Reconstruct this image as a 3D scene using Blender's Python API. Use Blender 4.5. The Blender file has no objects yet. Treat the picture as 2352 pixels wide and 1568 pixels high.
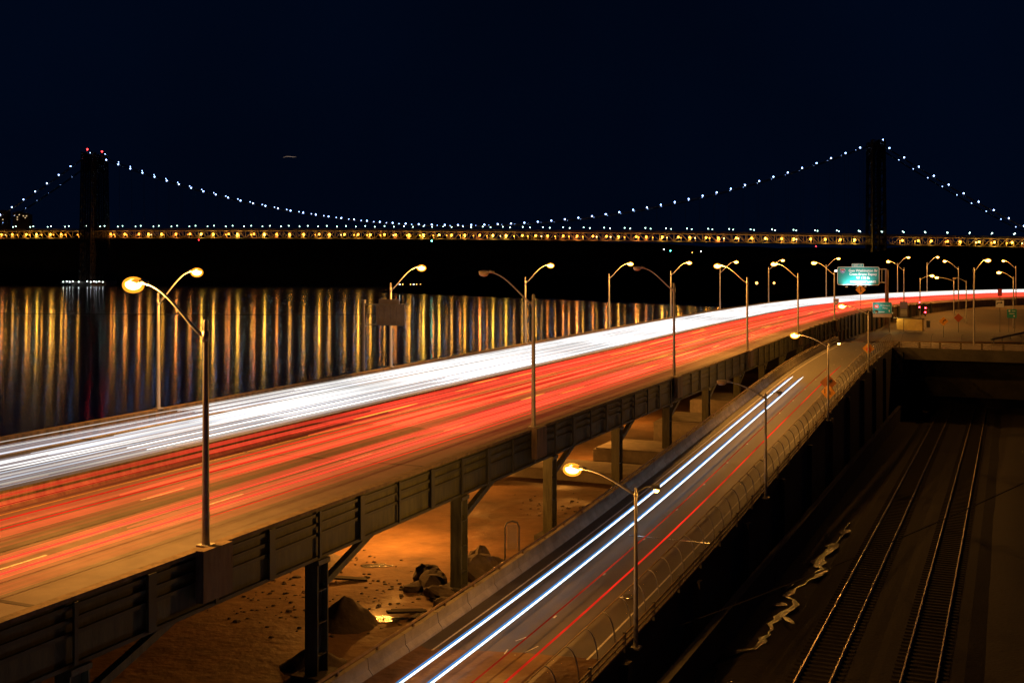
import bpy, math, random
from mathutils import Vector, Matrix, noise
random.seed(7)
S = bpy.context.scene
PI = math.pi

# ------------------------------------------------------------ camera, sky, exposure
CAM_Z = 30.0
cam_d = bpy.data.cameras.new("camera"); cam = bpy.data.objects.new("camera", cam_d)
S.collection.objects.link(cam); S.camera = cam
cam.location = (0, 0, CAM_Z); cam.rotation_euler = (PI / 2, 0, 0)
cam_d.sensor_width = 36; cam_d.lens = 36 * 2600 / 2352.0
cam_d.shift_y = -178 / 2352.0
cam_d.clip_start = 0.5; cam_d.clip_end = 20000
S.render.resolution_x = 1024; S.render.resolution_y = 682

W = bpy.data.worlds.new("World"); S.world = W; W.use_nodes = True
wn = W.node_tree; wn.nodes.clear()
wo = wn.nodes.new('ShaderNodeOutputWorld'); bg = wn.nodes.new('ShaderNodeBackground')
sky = wn.nodes.new('ShaderNodeTexSky'); sky.sky_type = 'NISHITA'; sky.sun_disc = False
sky.sun_elevation = math.radians(-8); sky.sun_rotation = math.radians(250)
mixw = wn.nodes.new('ShaderNodeMix'); mixw.data_type = 'RGBA'; mixw.blend_type = 'ADD'
mixw.inputs[0].default_value = 1.0
mixw.inputs[7].default_value = (0.0025, 0.0155, 0.062, 1)      # city night airglow, deep navy
wn.links.new(sky.outputs[0], mixw.inputs[6]); wn.links.new(mixw.outputs[2], bg.inputs[0])
ct = wn.nodes.new('ShaderNodeTexCoord'); cn = wn.nodes.new('ShaderNodeTexNoise'); cn.inputs['Scale'].default_value = 2.2; cn.inputs['Detail'].default_value = 5
cr = wn.nodes.new('ShaderNodeMapRange'); cr.inputs[1].default_value = 0.35; cr.inputs[2].default_value = 0.65; cr.inputs[3].default_value = 0.100; cr.inputs[4].default_value = 0.150
wn.links.new(ct.outputs['Generated'], cn.inputs['Vector']); wn.links.new(cn.outputs['Fac'], cr.inputs[0]); wn.links.new(cr.outputs[0], bg.inputs[1])
wn.links.new(bg.outputs[0], wo.inputs[0]); bg.inputs[1].default_value = 0.15

vs = S.view_settings
vs.view_transform = 'Standard'; vs.look = 'None'; vs.exposure = 0.0; vs.gamma = 1.0
S.cycles.use_denoising = True
S.cycles.transparent_max_bounces = 48
S.cycles.max_bounces = 5; S.cycles.diffuse_bounces = 2; S.cycles.glossy_bounces = 2
S.cycles.sample_clamp_indirect = 4.0
S.cycles.use_light_tree = True
S.cycles.caustics_reflective = False; S.cycles.caustics_refractive = False

SODIUM = (1.0, 0.40, 0.06)

# ------------------------------------------------------------ materials
def mat(name, col, rough=0.7, metal=0.0, var=0.25, vscale=1.5, bump=0.0, bscale=20.0, spec=0.5, coat=0.0, stretch=None):
    m = bpy.data.materials.new(name); m.use_nodes = True
    n = m.node_tree; b = n.nodes['Principled BSDF']
    b.inputs['Roughness'].default_value = rough; b.inputs['Metallic'].default_value = metal
    b.inputs['Specular IOR Level'].default_value = spec
    b.inputs['Coat Weight'].default_value = coat
    tc = n.nodes.new('ShaderNodeTexCoord'); src = tc.outputs['Object']
    if stretch:
        mp = n.nodes.new('ShaderNodeMapping'); mp.inputs['Scale'].default_value = stretch
        n.links.new(src, mp.inputs[0]); src = mp.outputs[0]
    if var > 0:
        t = n.nodes.new('ShaderNodeTexNoise'); t.inputs['Scale'].default_value = vscale
        t.inputs['Detail'].default_value = 6; t.inputs['Roughness'].default_value = 0.65
        n.links.new(src, t.inputs['Vector'])
        r = n.nodes.new('ShaderNodeValToRGB')
        r.color_ramp.elements[0].position = 0.3; r.color_ramp.elements[1].position = 0.72
        r.color_ramp.elements[0].color = [c * (1 - var) for c in col] + [1]
        r.color_ramp.elements[1].color = [min(1, c * (1 + var)) for c in col] + [1]
        n.links.new(t.outputs['Fac'], r.inputs[0]); n.links.new(r.outputs[0], b.inputs['Base Color'])
        mr = n.nodes.new('ShaderNodeMapRange'); mr.inputs[3].default_value = max(0.02, rough - 0.12); mr.inputs[4].default_value = min(1, rough + 0.12)
        n.links.new(t.outputs['Fac'], mr.inputs[0]); n.links.new(mr.outputs[0], b.inputs['Roughness'])
    else:
        b.inputs['Base Color'].default_value = list(col) + [1]
    if bump > 0:
        t2 = n.nodes.new('ShaderNodeTexNoise'); t2.inputs['Scale'].default_value = bscale; t2.inputs['Detail'].default_value = 4
        n.links.new(src, t2.inputs['Vector'])
        bp = n.nodes.new('ShaderNodeBump'); bp.inputs['Strength'].default_value = bump; bp.inputs['Distance'].default_value = 0.05
        n.links.new(t2.outputs['Fac'], bp.inputs['Height']); n.links.new(bp.outputs[0], b.inputs['Normal'])
    return m

def emit(name, col, strength):
    m = bpy.data.materials.new(name); m.use_nodes = True; n = m.node_tree; n.nodes.clear()
    o = n.nodes.new('ShaderNodeOutputMaterial'); e = n.nodes.new('ShaderNodeEmission')
    e.inputs[0].default_value = list(col) + [1]; e.inputs[1].default_value = strength
    n.links.new(e.outputs[0], o.inputs[0]); return m

def trail_mat(name, col, strength, add=False, scale=0.06, lo=0.45):
    """light of passing lamps: glow varies slowly along the road; add=True lets what is behind show through"""
    m = bpy.data.materials.new(name); m.use_nodes = True; m.cycles.emission_sampling = 'NONE'; n = m.node_tree; n.nodes.clear()
    o = n.nodes.new('ShaderNodeOutputMaterial'); e = n.nodes.new('ShaderNodeEmission')
    e.inputs[0].default_value = list(col) + [1]
    tc = n.nodes.new('ShaderNodeTexCoord'); mp = n.nodes.new('ShaderNodeMapping')
    t = n.nodes.new('ShaderNodeTexNoise'); t.inputs['Detail'].default_value = 4
    mr = n.nodes.new('ShaderNodeMapRange')
    n.links.new(mp.outputs[0], t.inputs['Vector']); n.links.new(t.outputs['Fac'], mr.inputs[0])
    if add:   # UV: u across (m), v along (m)
        n.links.new(tc.outputs['UV'], mp.inputs[0]); mp.inputs['Scale'].default_value = (3.2, 0.012, 1)
        t.inputs['Scale'].default_value = 1.0; t.inputs['Roughness'].default_value = 0.75
        mr.inputs[1].default_value = 0.40; mr.inputs[2].default_value = 0.68
        mr.inputs[3].default_value = strength * lo; mr.inputs[4].default_value = strength
    else:
        n.links.new(tc.outputs['Object'], mp.inputs[0]); t.inputs['Scale'].default_value = scale
        mr.inputs[1].default_value = 0.35; mr.inputs[2].default_value = 0.65
        mr.inputs[3].default_value = strength * lo; mr.inputs[4].default_value = strength
    n.links.new(mr.outputs[0], e.inputs[1])
    if add:
        tr = n.nodes.new('ShaderNodeBsdfTransparent'); a = n.nodes.new('ShaderNodeAddShader')
        n.links.new(tr.outputs[0], a.inputs[0]); n.links.new(e.outputs[0], a.inputs[1]); n.links.new(a.outputs[0], o.inputs[0])
    else:
        n.links.new(e.outputs[0], o.inputs[0])
    return m

def mesh_wire(name, col, alpha, metal=0.3):
    m = bpy.data.materials.new(name); m.use_nodes = True; n = m.node_tree
    b = n.nodes['Principled BSDF']; b.inputs['Base Color'].default_value = list(col) + [1]
    b.inputs['Metallic'].default_value = metal; b.inputs['Roughness'].default_value = 0.5
    b.inputs['Alpha'].default_value = alpha
    return m

M = {}
M['asphalt'] = mat('asphalt', (0.12, 0.112, 0.105), 0.75, var=0.3, vscale=0.6, bump=0.25, bscale=30)
M['asphalt_dark'] = mat('asphalt_dark', (0.072, 0.062, 0.052), 0.62, var=0.35, vscale=0.5, bump=0.3, bscale=25)
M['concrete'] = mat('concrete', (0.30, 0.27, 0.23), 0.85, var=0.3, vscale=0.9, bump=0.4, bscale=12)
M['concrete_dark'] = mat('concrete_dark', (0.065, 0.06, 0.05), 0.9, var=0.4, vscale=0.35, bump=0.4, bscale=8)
M['parapet'] = mat('parapet', (0.14, 0.10, 0.07), 0.85, var=0.6, vscale=1.5, bump=0.3, bscale=10, stretch=(1.6, 1.6, 0.4))
M['girder'] = mat('green_girder_paint', (0.055, 0.058, 0.026), 0.6, var=0.7, vscale=1.6, bump=0.3, bscale=14, stretch=(2.2, 2.2, 0.35))
M['girder_dark'] = mat('dark_green_paint', (0.035, 0.038, 0.024), 0.6, var=0.3, vscale=1.2)
M['pier'] = mat('pier_paint', (0.075, 0.08, 0.05), 0.55, var=0.6, vscale=2.0, bump=0.3, bscale=9, stretch=(2, 2, 0.3))
M['galv'] = mat('galvanised_steel', (0.34, 0.33, 0.32), 0.5, 0.55, var=0.2, vscale=3)
M['galv_dark'] = mat('weathered_steel', (0.12, 0.12, 0.12), 0.55, 0.5, var=0.25, vscale=3)
M['rail_pipe'] = mat('rusty_pipe', (0.26, 0.17, 0.08), 0.6, 0.3, var=0.35, vscale=2)
M['rail'] = mat('rail_steel', (0.45, 0.37, 0.31), 0.36, 0.8, var=0.15, vscale=1.2)
M['tie'] = mat('tie_wood', (0.012, 0.009, 0.007), 0.95, var=0.4, vscale=2)
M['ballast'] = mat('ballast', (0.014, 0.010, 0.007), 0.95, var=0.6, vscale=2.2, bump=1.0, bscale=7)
M['paint'] = mat('road_paint', (0.62, 0.60, 0.55), 0.6, var=0.35, vscale=4)
M['paint_yellow'] = mat('road_paint_yellow', (0.6, 0.4, 0.06), 0.6, var=0.35, vscale=4)
M['seam'] = mat('joint_rubber', (0.02, 0.02, 0.02), 0.7, var=0)
M['steel_joint'] = mat('polished_joint_plate', (0.6, 0.62, 0.68), 0.25, 0.9, var=0.1)
M['bridge_steel'] = mat('bridge_steel', (0.24, 0.20, 0.15), 0.6, 0.2, var=0.2, vscale=0.05)
M['bridge_dark'] = mat('bridge_tower_steel', (0.055, 0.05, 0.046), 0.7, 0.2, var=0.3, vscale=0.03)
M['stone'] = mat('pier_granite', (0.22, 0.2, 0.18), 0.85, var=0.3, vscale=0.1)
M['sign_back'] = mat('sign_back_alu', (0.13, 0.115, 0.11), 0.6, 0.4, var=0.25, vscale=1.5)
M['green'] = mat('sign_green', (0.002, 0.28, 0.27), 0.5, var=0.08, vscale=0.6)
M['white'] = mat('sign_white', (0.8, 0.8, 0.8), 0.5, var=0.05)
M['blue'] = mat('sign_blue', (0.03, 0.09, 0.42), 0.5, var=0.05)
M['lilac'] = mat('sign_lilac', (0.20, 0.18, 0.45), 0.5, var=0.1)
M['red'] = mat('sign_red', (0.6, 0.03, 0.03), 0.5, var=0.05)
M['amber'] = mat('sign_amber', (0.60, 0.27, 0.015), 0.5, var=0.1)
M['orange'] = mat('sign_orange', (0.45, 0.08, 0.012), 0.5, var=0.1)
M['tan'] = mat('sign_tan', (0.42, 0.3, 0.18), 0.6, var=0.15)
M['black'] = mat('sign_black', (0.012, 0.012, 0.012), 0.6, var=0)
M['earth'] = mat('earth_pile', (0.05, 0.035, 0.026), 0.95, var=0.5, vscale=1.3, bump=0.9, bscale=4)
M['rock'] = mat('rock', (0.11, 0.085, 0.065), 0.85, var=0.45, vscale=1.3, bump=0.8, bscale=3)
M['bark'] = mat('bark', (0.05, 0.035, 0.025), 0.9, var=0.3, vscale=6)
M['brick'] = mat('tower_block_wall', (0.10, 0.08, 0.07), 0.9, var=0.2, vscale=0.1)
M['fence_mesh'] = mesh_wire('chain_link', (0.05, 0.036, 0.022), 0.40)
M['lens_on'] = emit('sodium_lens', (1.0, 0.50, 0.07), 34)

M['lens_off'] = mat('unlit_lens', (0.42, 0.34, 0.25), 0.3, var=0.1)
M['led'] = emit('necklace_lamp', (0.30, 0.48, 1.0), 15)
M['led_dim'] = emit('necklace_lamp_far', (0.30, 0.48, 1.0), 8)
M['deck_lamp'] = emit('deck_lamp', (0.62, 1.0, 0.8), 11)
M['gold'] = emit('lower_deck_lamp', (1.0, 0.38, 0.025), 16)
M['gold_in'] = emit('inner_lamp', (1.0, 0.42, 0.03), 8)
M['gold_in_b'] = emit('inner_lamp_orange', (1.0, 0.33, 0.025), 7)
M['gold_in_d'] = emit('inner_lamp_pale', (1.0, 0.6, 0.2), 8)
M['gold_b'] = emit('lower_deck_lamp_orange', (1.0, 0.30, 0.02), 14)
M['gold_c'] = emit('lower_deck_lamp_yellow', (1.0, 0.44, 0.04), 20)
M['gold_d'] = emit('lower_deck_lamp_pale', (1.0, 0.80, 0.50), 240)
M['beacon'] = emit('red_beacon', (1.0, 0.02, 0.02), 14)
M['white_lamp'] = emit('white_work_lamp', (0.9, 1.0, 1.0), 9)
M['warm_lamp'] = emit('warm_far_lamp', (1.0, 0.45, 0.10), 5)
M['window'] = emit('lit_window', (1.0, 0.7, 0.35), 0.8)
M['redlens'] = emit('red_signal_lens', (1.0, 0.02, 0.03), 40)
M['greenlamp'] = emit('green_navigation_lamp', (0.1, 1.0, 0.6), 30)

# ------------------------------------------------------------ helpers
class MB:
    def __init__(s): s.v = []; s.f = []; s.uv = None
    def add(s, vs_, fs):
        o = len(s.v); s.v += [tuple(p) for p in vs_]; s.f += [tuple(i + o for i in f) for f in fs]
    def box(s, c, size, ax=None, rz=0.0):
        """c centre, size full; ax = 3 unit vectors or rz"""
        if ax is None:
            ca, sa = math.cos(rz), math.sin(rz); ax = (Vector((ca, sa, 0)), Vector((-sa, ca, 0)), Vector((0, 0, 1)))
        c = Vector(c); h = [k / 2 for k in size]; p = []
        for i in (-1, 1):
            for j in (-1, 1):
                for k in (-1, 1): p.append(c + ax[0] * h[0] * i + ax[1] * h[1] * j + ax[2] * h[2] * k)
        s.add(p, [(0, 1, 3, 2), (4, 6, 7, 5), (0, 4, 5, 1), (2, 3, 7, 6), (0, 2, 6, 4), (1, 5, 7, 3)])
    def beam(s, a, b, w, h):
        a = Vector(a); b = Vector(b); d = b - a; L = d.length; d.normalize()
        up = Vector((0, 0, 1)) if abs(d.z) < 0.95 else Vector((0, 1, 0))
        x = d.cross(up).normalized(); z = x.cross(d).normalized()
        s.box((a + b) / 2, (L, w, h), (d, x, z))
    def tube(s, pts, r, n=6, cap=True):
        pts = [Vector(p) for p in pts]; rs = r if isinstance(r, (list, tuple)) else [r] * len(pts)
        rings = []; px = None
        for i, p in enumerate(pts):
            d = (pts[min(i + 1, len(pts) - 1)] - pts[max(i - 1, 0)]).normalized()
            if px is None:
                up = Vector((0, 0, 1)) if abs(d.z) < 0.9 else Vector((1, 0, 0)); x = d.cross(up).normalized()
            else:
                x = (px - d * px.dot(d)).normalized()
            px = x; y = d.cross(x)
            rings.append([p + (x * math.cos(2 * PI * k / n) + y * math.sin(2 * PI * k / n)) * rs[i] for k in range(n)])
        vs_ = [q for R in rings for q in R]; fs = []
        for i in range(len(rings) - 1):
            for k in range(n):
                a = i * n + k; b = i * n + (k + 1) % n; fs.append((a, b, b + n, a + n))
        if cap: fs.append(tuple(range(n))[::-1]); fs.append(tuple((len(rings) - 1) * n + k for k in range(n)))
        s.add(vs_, fs)
    def ball(s, c, r, nu=8, nv=6, sc=(1, 1, 1)):
        c = Vector(c); vs_ = [c + Vector((0, 0, r * sc[2]))]; fs = []
        for j in range(1, nv):
            t = PI * j / nv
            for k in range(nu):
                a = 2 * PI * k / nu
                vs_.append(c + Vector((r * sc[0] * math.sin(t) * math.cos(a), r * sc[1] * math.sin(t) * math.sin(a), r * sc[2] * math.cos(t))))
        vs_.append(c - Vector((0, 0, r * sc[2]))); last = len(vs_) - 1
        for k in range(nu):
            fs.append((0, 1 + k, 1 + (k + 1) % nu)); o = 1 + (nv - 2) * nu; fs.append((last, o + (k + 1) % nu, o + k))
        for j in range(nv - 2):
            for k in range(nu):
                a = 1 + j * nu + k; b = 1 + j * nu + (k + 1) % nu; fs.append((a, a + nu, b + nu, b))
        s.add(vs_, fs)
    def plate(s, poly, y0, y1):
        """poly in XZ, extruded between y0 (front) and y1"""
        n = len(poly); s.add([(x, y0, z) for x, z in poly] + [(x, y1, z) for x, z in poly],
                             [tuple(range(n)), tuple(range(2 * n - 1, n - 1, -1))] + [((i + 1) % n, i, i + n, (i + 1) % n + n) for i in range(n)])
    def build(s, name, m, parent=None, smooth=False):
        me = bpy.data.meshes.new(name); me.from_pydata(s.v, [], s.f)
        if s.uv:
            L = me.uv_layers.new(name='UVMap')
            for poly in me.polygons:
                for li in poly.loop_indices: L.data[li].uv = s.uv[me.loops[li].vertex_index]
        if smooth:
            for p in me.polygons: p.use_smooth = True
        me.materials.append(m)
        o = bpy.data.objects.new(name, me); S.collection.objects.link(o)
        if parent is not None: o.parent = parent
        return o

def tag(o, label=None, cat=None, group=None, kind=None):
    if label: o['label'] = label
    if cat: o['category'] = cat
    if group: o['group'] = group
    if kind: o['kind'] = kind
    return o
def empty(name, loc=(0, 0, 0), rz=0.0, label=None, cat=None, group=None):
    o = bpy.data.objects.new(name, None); S.collection.objects.link(o); o.location = loc; o.rotation_euler = (0, 0, rz)
    o.empty_display_size = 0.3
    return tag(o, label, cat, group)
def copy_tree(o, parent=None):
    c = o.copy(); S.collection.objects.link(c); c.parent = parent
    for ch in list(o.children): copy_tree(ch, c)
    return c
def point(name, loc, power, col, parent, r=0.15):
    d = bpy.data.lights.new(name, 'POINT'); d.energy = power; d.color = col; d.shadow_soft_size = r
    o = bpy.data.objects.new(name, d); S.collection.objects.link(o); o.location = loc
    if parent is not None: o.parent = parent
    return o
def text_mesh(txt, size, m, parent, loc, name='lettering', align='CENTER', bold=0.0, sx=1.0):
    cu = bpy.data.curves.new('t', 'FONT'); cu.body = txt; cu.size = size; cu.align_x = align; cu.align_y = 'CENTER'
    cu.extrude = 0.004; cu.offset = bold
    to = bpy.data.objects.new('t', cu); S.collection.objects.link(to)
    dg = bpy.context.evaluated_depsgraph_get(); dg.update()
    me = bpy.data.meshes.new_from_object(to.evaluated_get(dg)); bpy.data.objects.remove(to)
    me.materials.clear(); me.materials.append(m)
    o = bpy.data.objects.new(name, me); S.collection.objects.link(o); o.parent = parent
    o.location = loc; o.rotation_euler = (PI / 2, 0, 0); o.scale = (sx, 1, 1); return o
def lerp_tab(tab, x):
    if x <= tab[0][0]: return tab[0][1]
    for (a, va), (b, vb) in zip(tab, tab[1:]):
        if x <= b: return va + (vb - va) * (x - a) / (b - a)
    return tab[-1][1]
def sm(a, b, x):
    t = max(0.0, min(1.0, (x - a) / (b - a))); return t * t * (3 - 2 * t)

# ------------------------------------------------------------ the road alignment
ctrl = [(-38.8, -20), (-25.2, 10.9), (-11.5, 42), (1.4, 71.7), (14.5, 101.7), (27.4, 131), (41.0, 162.6), (56.3, 196),
        (70.5, 225), (86.4, 250), (107.8, 274), (130.5, 293), (158, 310), (195, 325), (240, 334), (300, 336)]
ctrl = [(x - 0.2, y) for x, y in ctrl]
def catmull(P, n=12):
    out = []
    for i in range(len(P) - 1):
        p0 = Vector(P[max(i - 1, 0)]); p1 = Vector(P[i]); p2 = Vector(P[i + 1]); p3 = Vector(P[min(i + 2, len(P) - 1)])
        for k in range(n):
            t = k / n
            out.append(0.5 * ((2 * p1) + (p2 - p0) * t + (2 * p0 - 5 * p1 + 4 * p2 - p3) * t * t + (3 * p1 - p0 - 3 * p2 + p3) * t ** 3))
    out.append(Vector(P[-1])); return out
cl = catmull(ctrl)
for _ in range(12):                       # even the alignment out
    cl = [cl[0]] + [(cl[i - 1] + cl[i] * 2 + cl[i + 1]) / 4 for i in range(1, len(cl) - 1)] + [cl[-1]]
acc = [0.0]
for a, b in zip(cl, cl[1:]): acc.append(acc[-1] + (b - a).length)
HWL = acc[-1]
import bisect
def hw_frame(s):
    s = max(0.0, min(HWL - 1e-6, s)); i = max(0, min(len(cl) - 2, bisect.bisect_right(acc, s) - 1))
    t = (s - acc[i]) / (acc[i + 1] - acc[i]); p = cl[i].lerp(cl[i + 1], t)
    d0 = (cl[min(i + 1, len(cl) - 1)] - cl[max(i - 1, 0)]).normalized(); d1 = (cl[min(i + 2, len(cl) - 1)] - cl[i]).normalized()
    d = d0.lerp(d1, t).normalized(); return p, d
def hw_z(s, u, D):     # kerb-top level
    return CAM_Z - 10.5 + 0.0062 * (D - 42) + (u / 26.0) * 1.0 * sm(210, 300, D)
def hw(s, u, dz=0.0):
    p, d = hw_frame(s); n = Vector((-d.y, d.x)); q = p + n * u
    return Vector((q.x, q.y, hw_z(s, u, p.y) - 0.45 + dz))
def s_at(D, u):
    lo, hi = 0.0, HWL
    best = min(range(0, int(HWL) * 2), key=lambda k: abs(hw(k / 2, u).y - D) + (0 if k / 2 < 360 else 100)); return best / 2
def head(s):
    _, d = hw_frame(s); return math.atan2(d.y, d.x)
HW_W = 25.6
def hw_samples(s0, s1, step=3.0):
    n = max(1, int(round((s1 - s0) / step))); return [s0 + (s1 - s0) * k / n for k in range(n + 1)]
def sweep(mb, prof, s0, s1, step=3.0, fn=hw, closed=True, cap=True):
    ss = hw_samples(s0, s1, step); n = len(prof); vs_ = [fn(s, u, z) for s in ss for (u, z) in prof]; fs = []
    for i in range(len(ss) - 1):
        for k in range(n if closed else n - 1):
            a = i * n + k; b = i * n + (k + 1) % n; fs.append((a, b, b + n, a + n))
    if closed and cap: fs.append(tuple(range(n))); fs.append(tuple((len(ss) - 1) * n + k for k in range(n))[::-1])
    mb.add(vs_, fs)
def rect(u0, u1, z0, z1): return [(u0, z0), (u1, z0), (u1, z1), (u0, z1)]

# ramp alignment: straight, parallel to the highway, climbing
TX, TY = 0.403, 0.915
ramp_tab = [(-20, -18.7), (20, -18.6), (46.8, -18.2), (64, -17.75), (80, -17.05), (101, -15.8), (120, -14.65), (137.5, -13.6), (152, -13.1), (168, -12.9), (216, -12.7), (260, -12.6)]
def ramp_z(D):
    return CAM_Z + sum(lerp_tab(ramp_tab, D + k) for k in (-8, -4, 0, 4, 8)) / 5
def ramp(D, u, dz=0.0):
    """D = distance along (measured in y at the left edge), u = metres to the right of the left edge"""
    x = 0.44 * (D - 42) - 9.5; return Vector((x + u * TY, D - u * TX, ramp_z(D) + dz))
RAMP_W = 8.7
RH = math.atan2(TY, TX)

# ------------------------------------------------------------ terrain
shore_tab = [(-200, -193), (0, -105), (300, 27), (420, 60), (560, 110), (750, 150), (900, 158), (1000, 0), (1182, -148), (1300, -60), (1380, 250), (1450, 380), (1700, 430), (4000, 800)]
def hw_dist(x, y):
    best = 1e9; z = 20
    for i in range(0, len(cl), 3):
        q = cl[i]; d = (q.x - x) ** 2 + (q.y - y) ** 2
        if d < best: best = d; bi = i
    return best ** 0.5
def ground_z(x, y):
    off = x - lerp_tab(shore_tab, y); w = x - 0.44 * y
    bank = -2 + 14 * sm(0, 45, off)
    nz = noise.noise(Vector((x * 0.06, y * 0.06, 0))) * 0.35 + noise.noise(Vector((x * 0.3, y * 0.3, 3))) * 0.10
    if y < 330:
        z = min(bank, 12.0)
        z += nz * (1.2 if w < -60 else 0.5)
        street = 17.1 + 2.2 * sm(225, 285, y)
        if y > 186.5 and w > -27: z = street
        elif w <= -27: z = z + (street - 0.6 - z) * sm(150, 205, y) * sm(-110, -60, w)
        elif w > -18.3:
            tz = 8.3 - 0.45 * sm(-14, -12.8, w) * sm(-0.8, -2, w) - 0.013 * (y - 58) + nz * 0.25 * (1 if not (-12.5 < w < -2.5) else 0.3)
            z = tz + (4.5 * sm(5, 16, w) if w > 5 else 0)
        if y > 300: z = z + (bank * 0.9 - z) * sm(300, 330, y) if w < -60 else z
        return z
    h = 4 + 11 * sm(20, 120, off) + noise.fractal(Vector((x * 0.004, y * 0.004, 1)), 1.0, 2.0, 4) * 6 * sm(30, 200, off)
    h += 24 * sm(400, 1000, y) * sm(60, 260, off) * sm(100, 400, x) 
    h += 22 * sm(1450, 1700, y) * sm(0, 200, off)
    h = h if off > 25 else -2 + (h + 2) * off / 25
    if y < 420: h = h + (19.0 - h) * (1 - sm(350, 420, y)) * sm(60, 110, off)
    return h
g = MB()
rows = [-60 + 3 * k for k in range(131)] + [186.6]
rows += [340, 355, 375, 400, 430, 470, 520, 580, 650, 720, 800, 870, 930, 970, 1010, 1060, 1120, 1182, 1240, 1300, 1340, 1380, 1420, 1460, 1520, 1600, 1700, 1900, 2300, 3000, 4000]
rows = sorted(set(rows))
offs = [0, 4, 8, 14, 20, 28, 36] + [45 + 1.5 * k for k in range(22)] + [77.2, 78.0, 86.5, 86.9] + [88 + 1.5 * k for k in range(32)] + [136, 142, 150, 160, 172, 190, 210, 240, 280, 330, 400, 500, 650, 850, 1200, 1800]
offs = sorted(set(offs))
for y in rows:
    for o_ in offs:
        x = lerp_tab(shore_tab, y) + o_; g.v.append((x, y, ground_z(x, y)))
nc = len(offs)
fg = MB()
for i in range(len(rows) - 1):
    for k in range(nc - 1):
        a = i * nc + k; (g if rows[i] < 400 else fg).f.append((a, a + 1, a + 1 + nc, a + nc))
i4 = rows.index(400) * nc
fg.v = [(x, y, z + (5 * abs(noise.noise(Vector((x * 0.05, y * 0.02, 0)))) if y > 440 and k % nc > 6 else 0)) for k, (x, y, z) in enumerate(g.v[i4:])]
fg.f = [tuple(q - i4 for q in f) for f in fg.f]
tag(fg.build('terrain', mat('wooded_shore', (0.008, 0.008, 0.006), 0.95, var=0.4, vscale=0.05, spec=0.0), smooth=True), kind='structure')
# ground material: dirt, wet patches by gloss
mg = mat('dirt_ground', (0.17, 0.095, 0.045), 0.9, var=0.5, vscale=0.25, bump=0.8, bscale=1.7)
mg.node_tree.nodes['Bump'].inputs['Distance'].default_value = 0.14
nt = mg.node_tree; b = nt.nodes['Principled BSDF']
tcn = nt.nodes.new('ShaderNodeTexCoord'); tn = nt.nodes.new('ShaderNodeTexNoise'); tn.inputs['Scale'].default_value = 0.13; tn.inputs['Detail'].default_value = 5
rr = nt.nodes.new('ShaderNodeValToRGB'); rr.color_ramp.elements[0].position = 0.40; rr.color_ramp.elements[0].color = (0.5, 0.5, 0.5, 1)
rr.color_ramp.elements[1].position = 0.52; rr.color_ramp.elements[1].color = (0.9, 0.9, 0.9, 1)
nt.links.new(tcn.outputs['Object'], tn.inputs['Vector']); nt.links.new(tn.outputs['Fac'], rr.inputs[0]); nt.links.new(rr.outputs[0], b.inputs['Roughness'])
ground = g.build('ground', mg, smooth=True); tag(ground, kind='structure')
ground.data.materials.append(mat('shaded_ground', (0.017, 0.012, 0.008), 0.85, var=0.6, vscale=0.5, bump=1.0, bscale=5))  # trackside dirt coloured darker, the shade of the cutting put into the colour
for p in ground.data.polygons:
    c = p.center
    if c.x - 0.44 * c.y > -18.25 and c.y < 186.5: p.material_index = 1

# far river bank (palisades)
fb = MB(); cols = [-3200 + 60 * k for k in range(72)]
for j, dy in enumerate([0, 20, 60, 120, 200, 400, 1200]):
    for x in cols:
        y0 = 1600 + 0.04 * (x + 600) + noise.noise(Vector((x * 0.004, 0, 0))) * 12 + dy
        ridge = (74 + 24 * sm(-650, -1100, x) - 30 * sm(-200, 900, x)) * (1 + 0.16 * noise.fractal(Vector((x * 0.008, 5, 0)), 1, 2, 4))
        z = [-3, 5, 20, ridge * 0.85, ridge, ridge + 4, ridge][j]
        fb.v.append((x, y0, z))
n_ = len(cols)
for j in range(6):
    for k in range(n_ - 1): a = j * n_ + k; fb.f.append((a, a + 1, a + 1 + n_, a + n_))
tag(fb.build('hills', mat('wooded_cliff', (0.008, 0.009, 0.008), 0.95, var=0.4, vscale=0.02, spec=0.0), smooth=True), kind='structure')

# river
wm = bpy.data.materials.new('river_water'); wm.use_nodes = True; n = wm.node_tree; b = n.nodes['Principled BSDF']
b.inputs['Base Color'].default_value = (0.003, 0.009, 0.035, 1); b.inputs['Roughness'].default_value = 0.122; b.inputs['IOR'].default_value = 1.33
b.inputs['Anisotropic'].default_value = 0.62
cx = n.nodes.new('ShaderNodeCombineXYZ'); cx.inputs[1].default_value = 1.0; n.links.new(cx.outputs[0], b.inputs['Tangent'])
b.inputs['Specular IOR Level'].default_value = 0.5
tc = n.nodes.new('ShaderNodeTexCoord'); mp = n.nodes.new('ShaderNodeMapping'); mp.inputs['Scale'].default_value = (0.10, 0.45, 1)
tn = n.nodes.new('ShaderNodeTexNoise'); tn.inputs['Scale'].default_value = 0.35; tn.inputs['Detail'].default_value = 3
bp = n.nodes.new('ShaderNodeBump'); bp.inputs['Strength'].default_value = 0.022; bp.inputs['Distance'].default_value = 0.25
n.links.new(tc.outputs['Object'], mp.inputs[0]); n.links.new(mp.outputs[0], tn.inputs['Vector']); n.links.new(tn.outputs['Fac'], bp.inputs['Height'])
n.links.new(bp.outputs[0], b.inputs['Normal'])
wtr = MB(); wtr.add([(-6000, -800, 0), (3000, -800, 0), (3000, 9000, 0), (-6000, 9000, 0)], [(0, 1, 2, 3)])
tag(wtr.build('river', wm), kind='structure')

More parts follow.
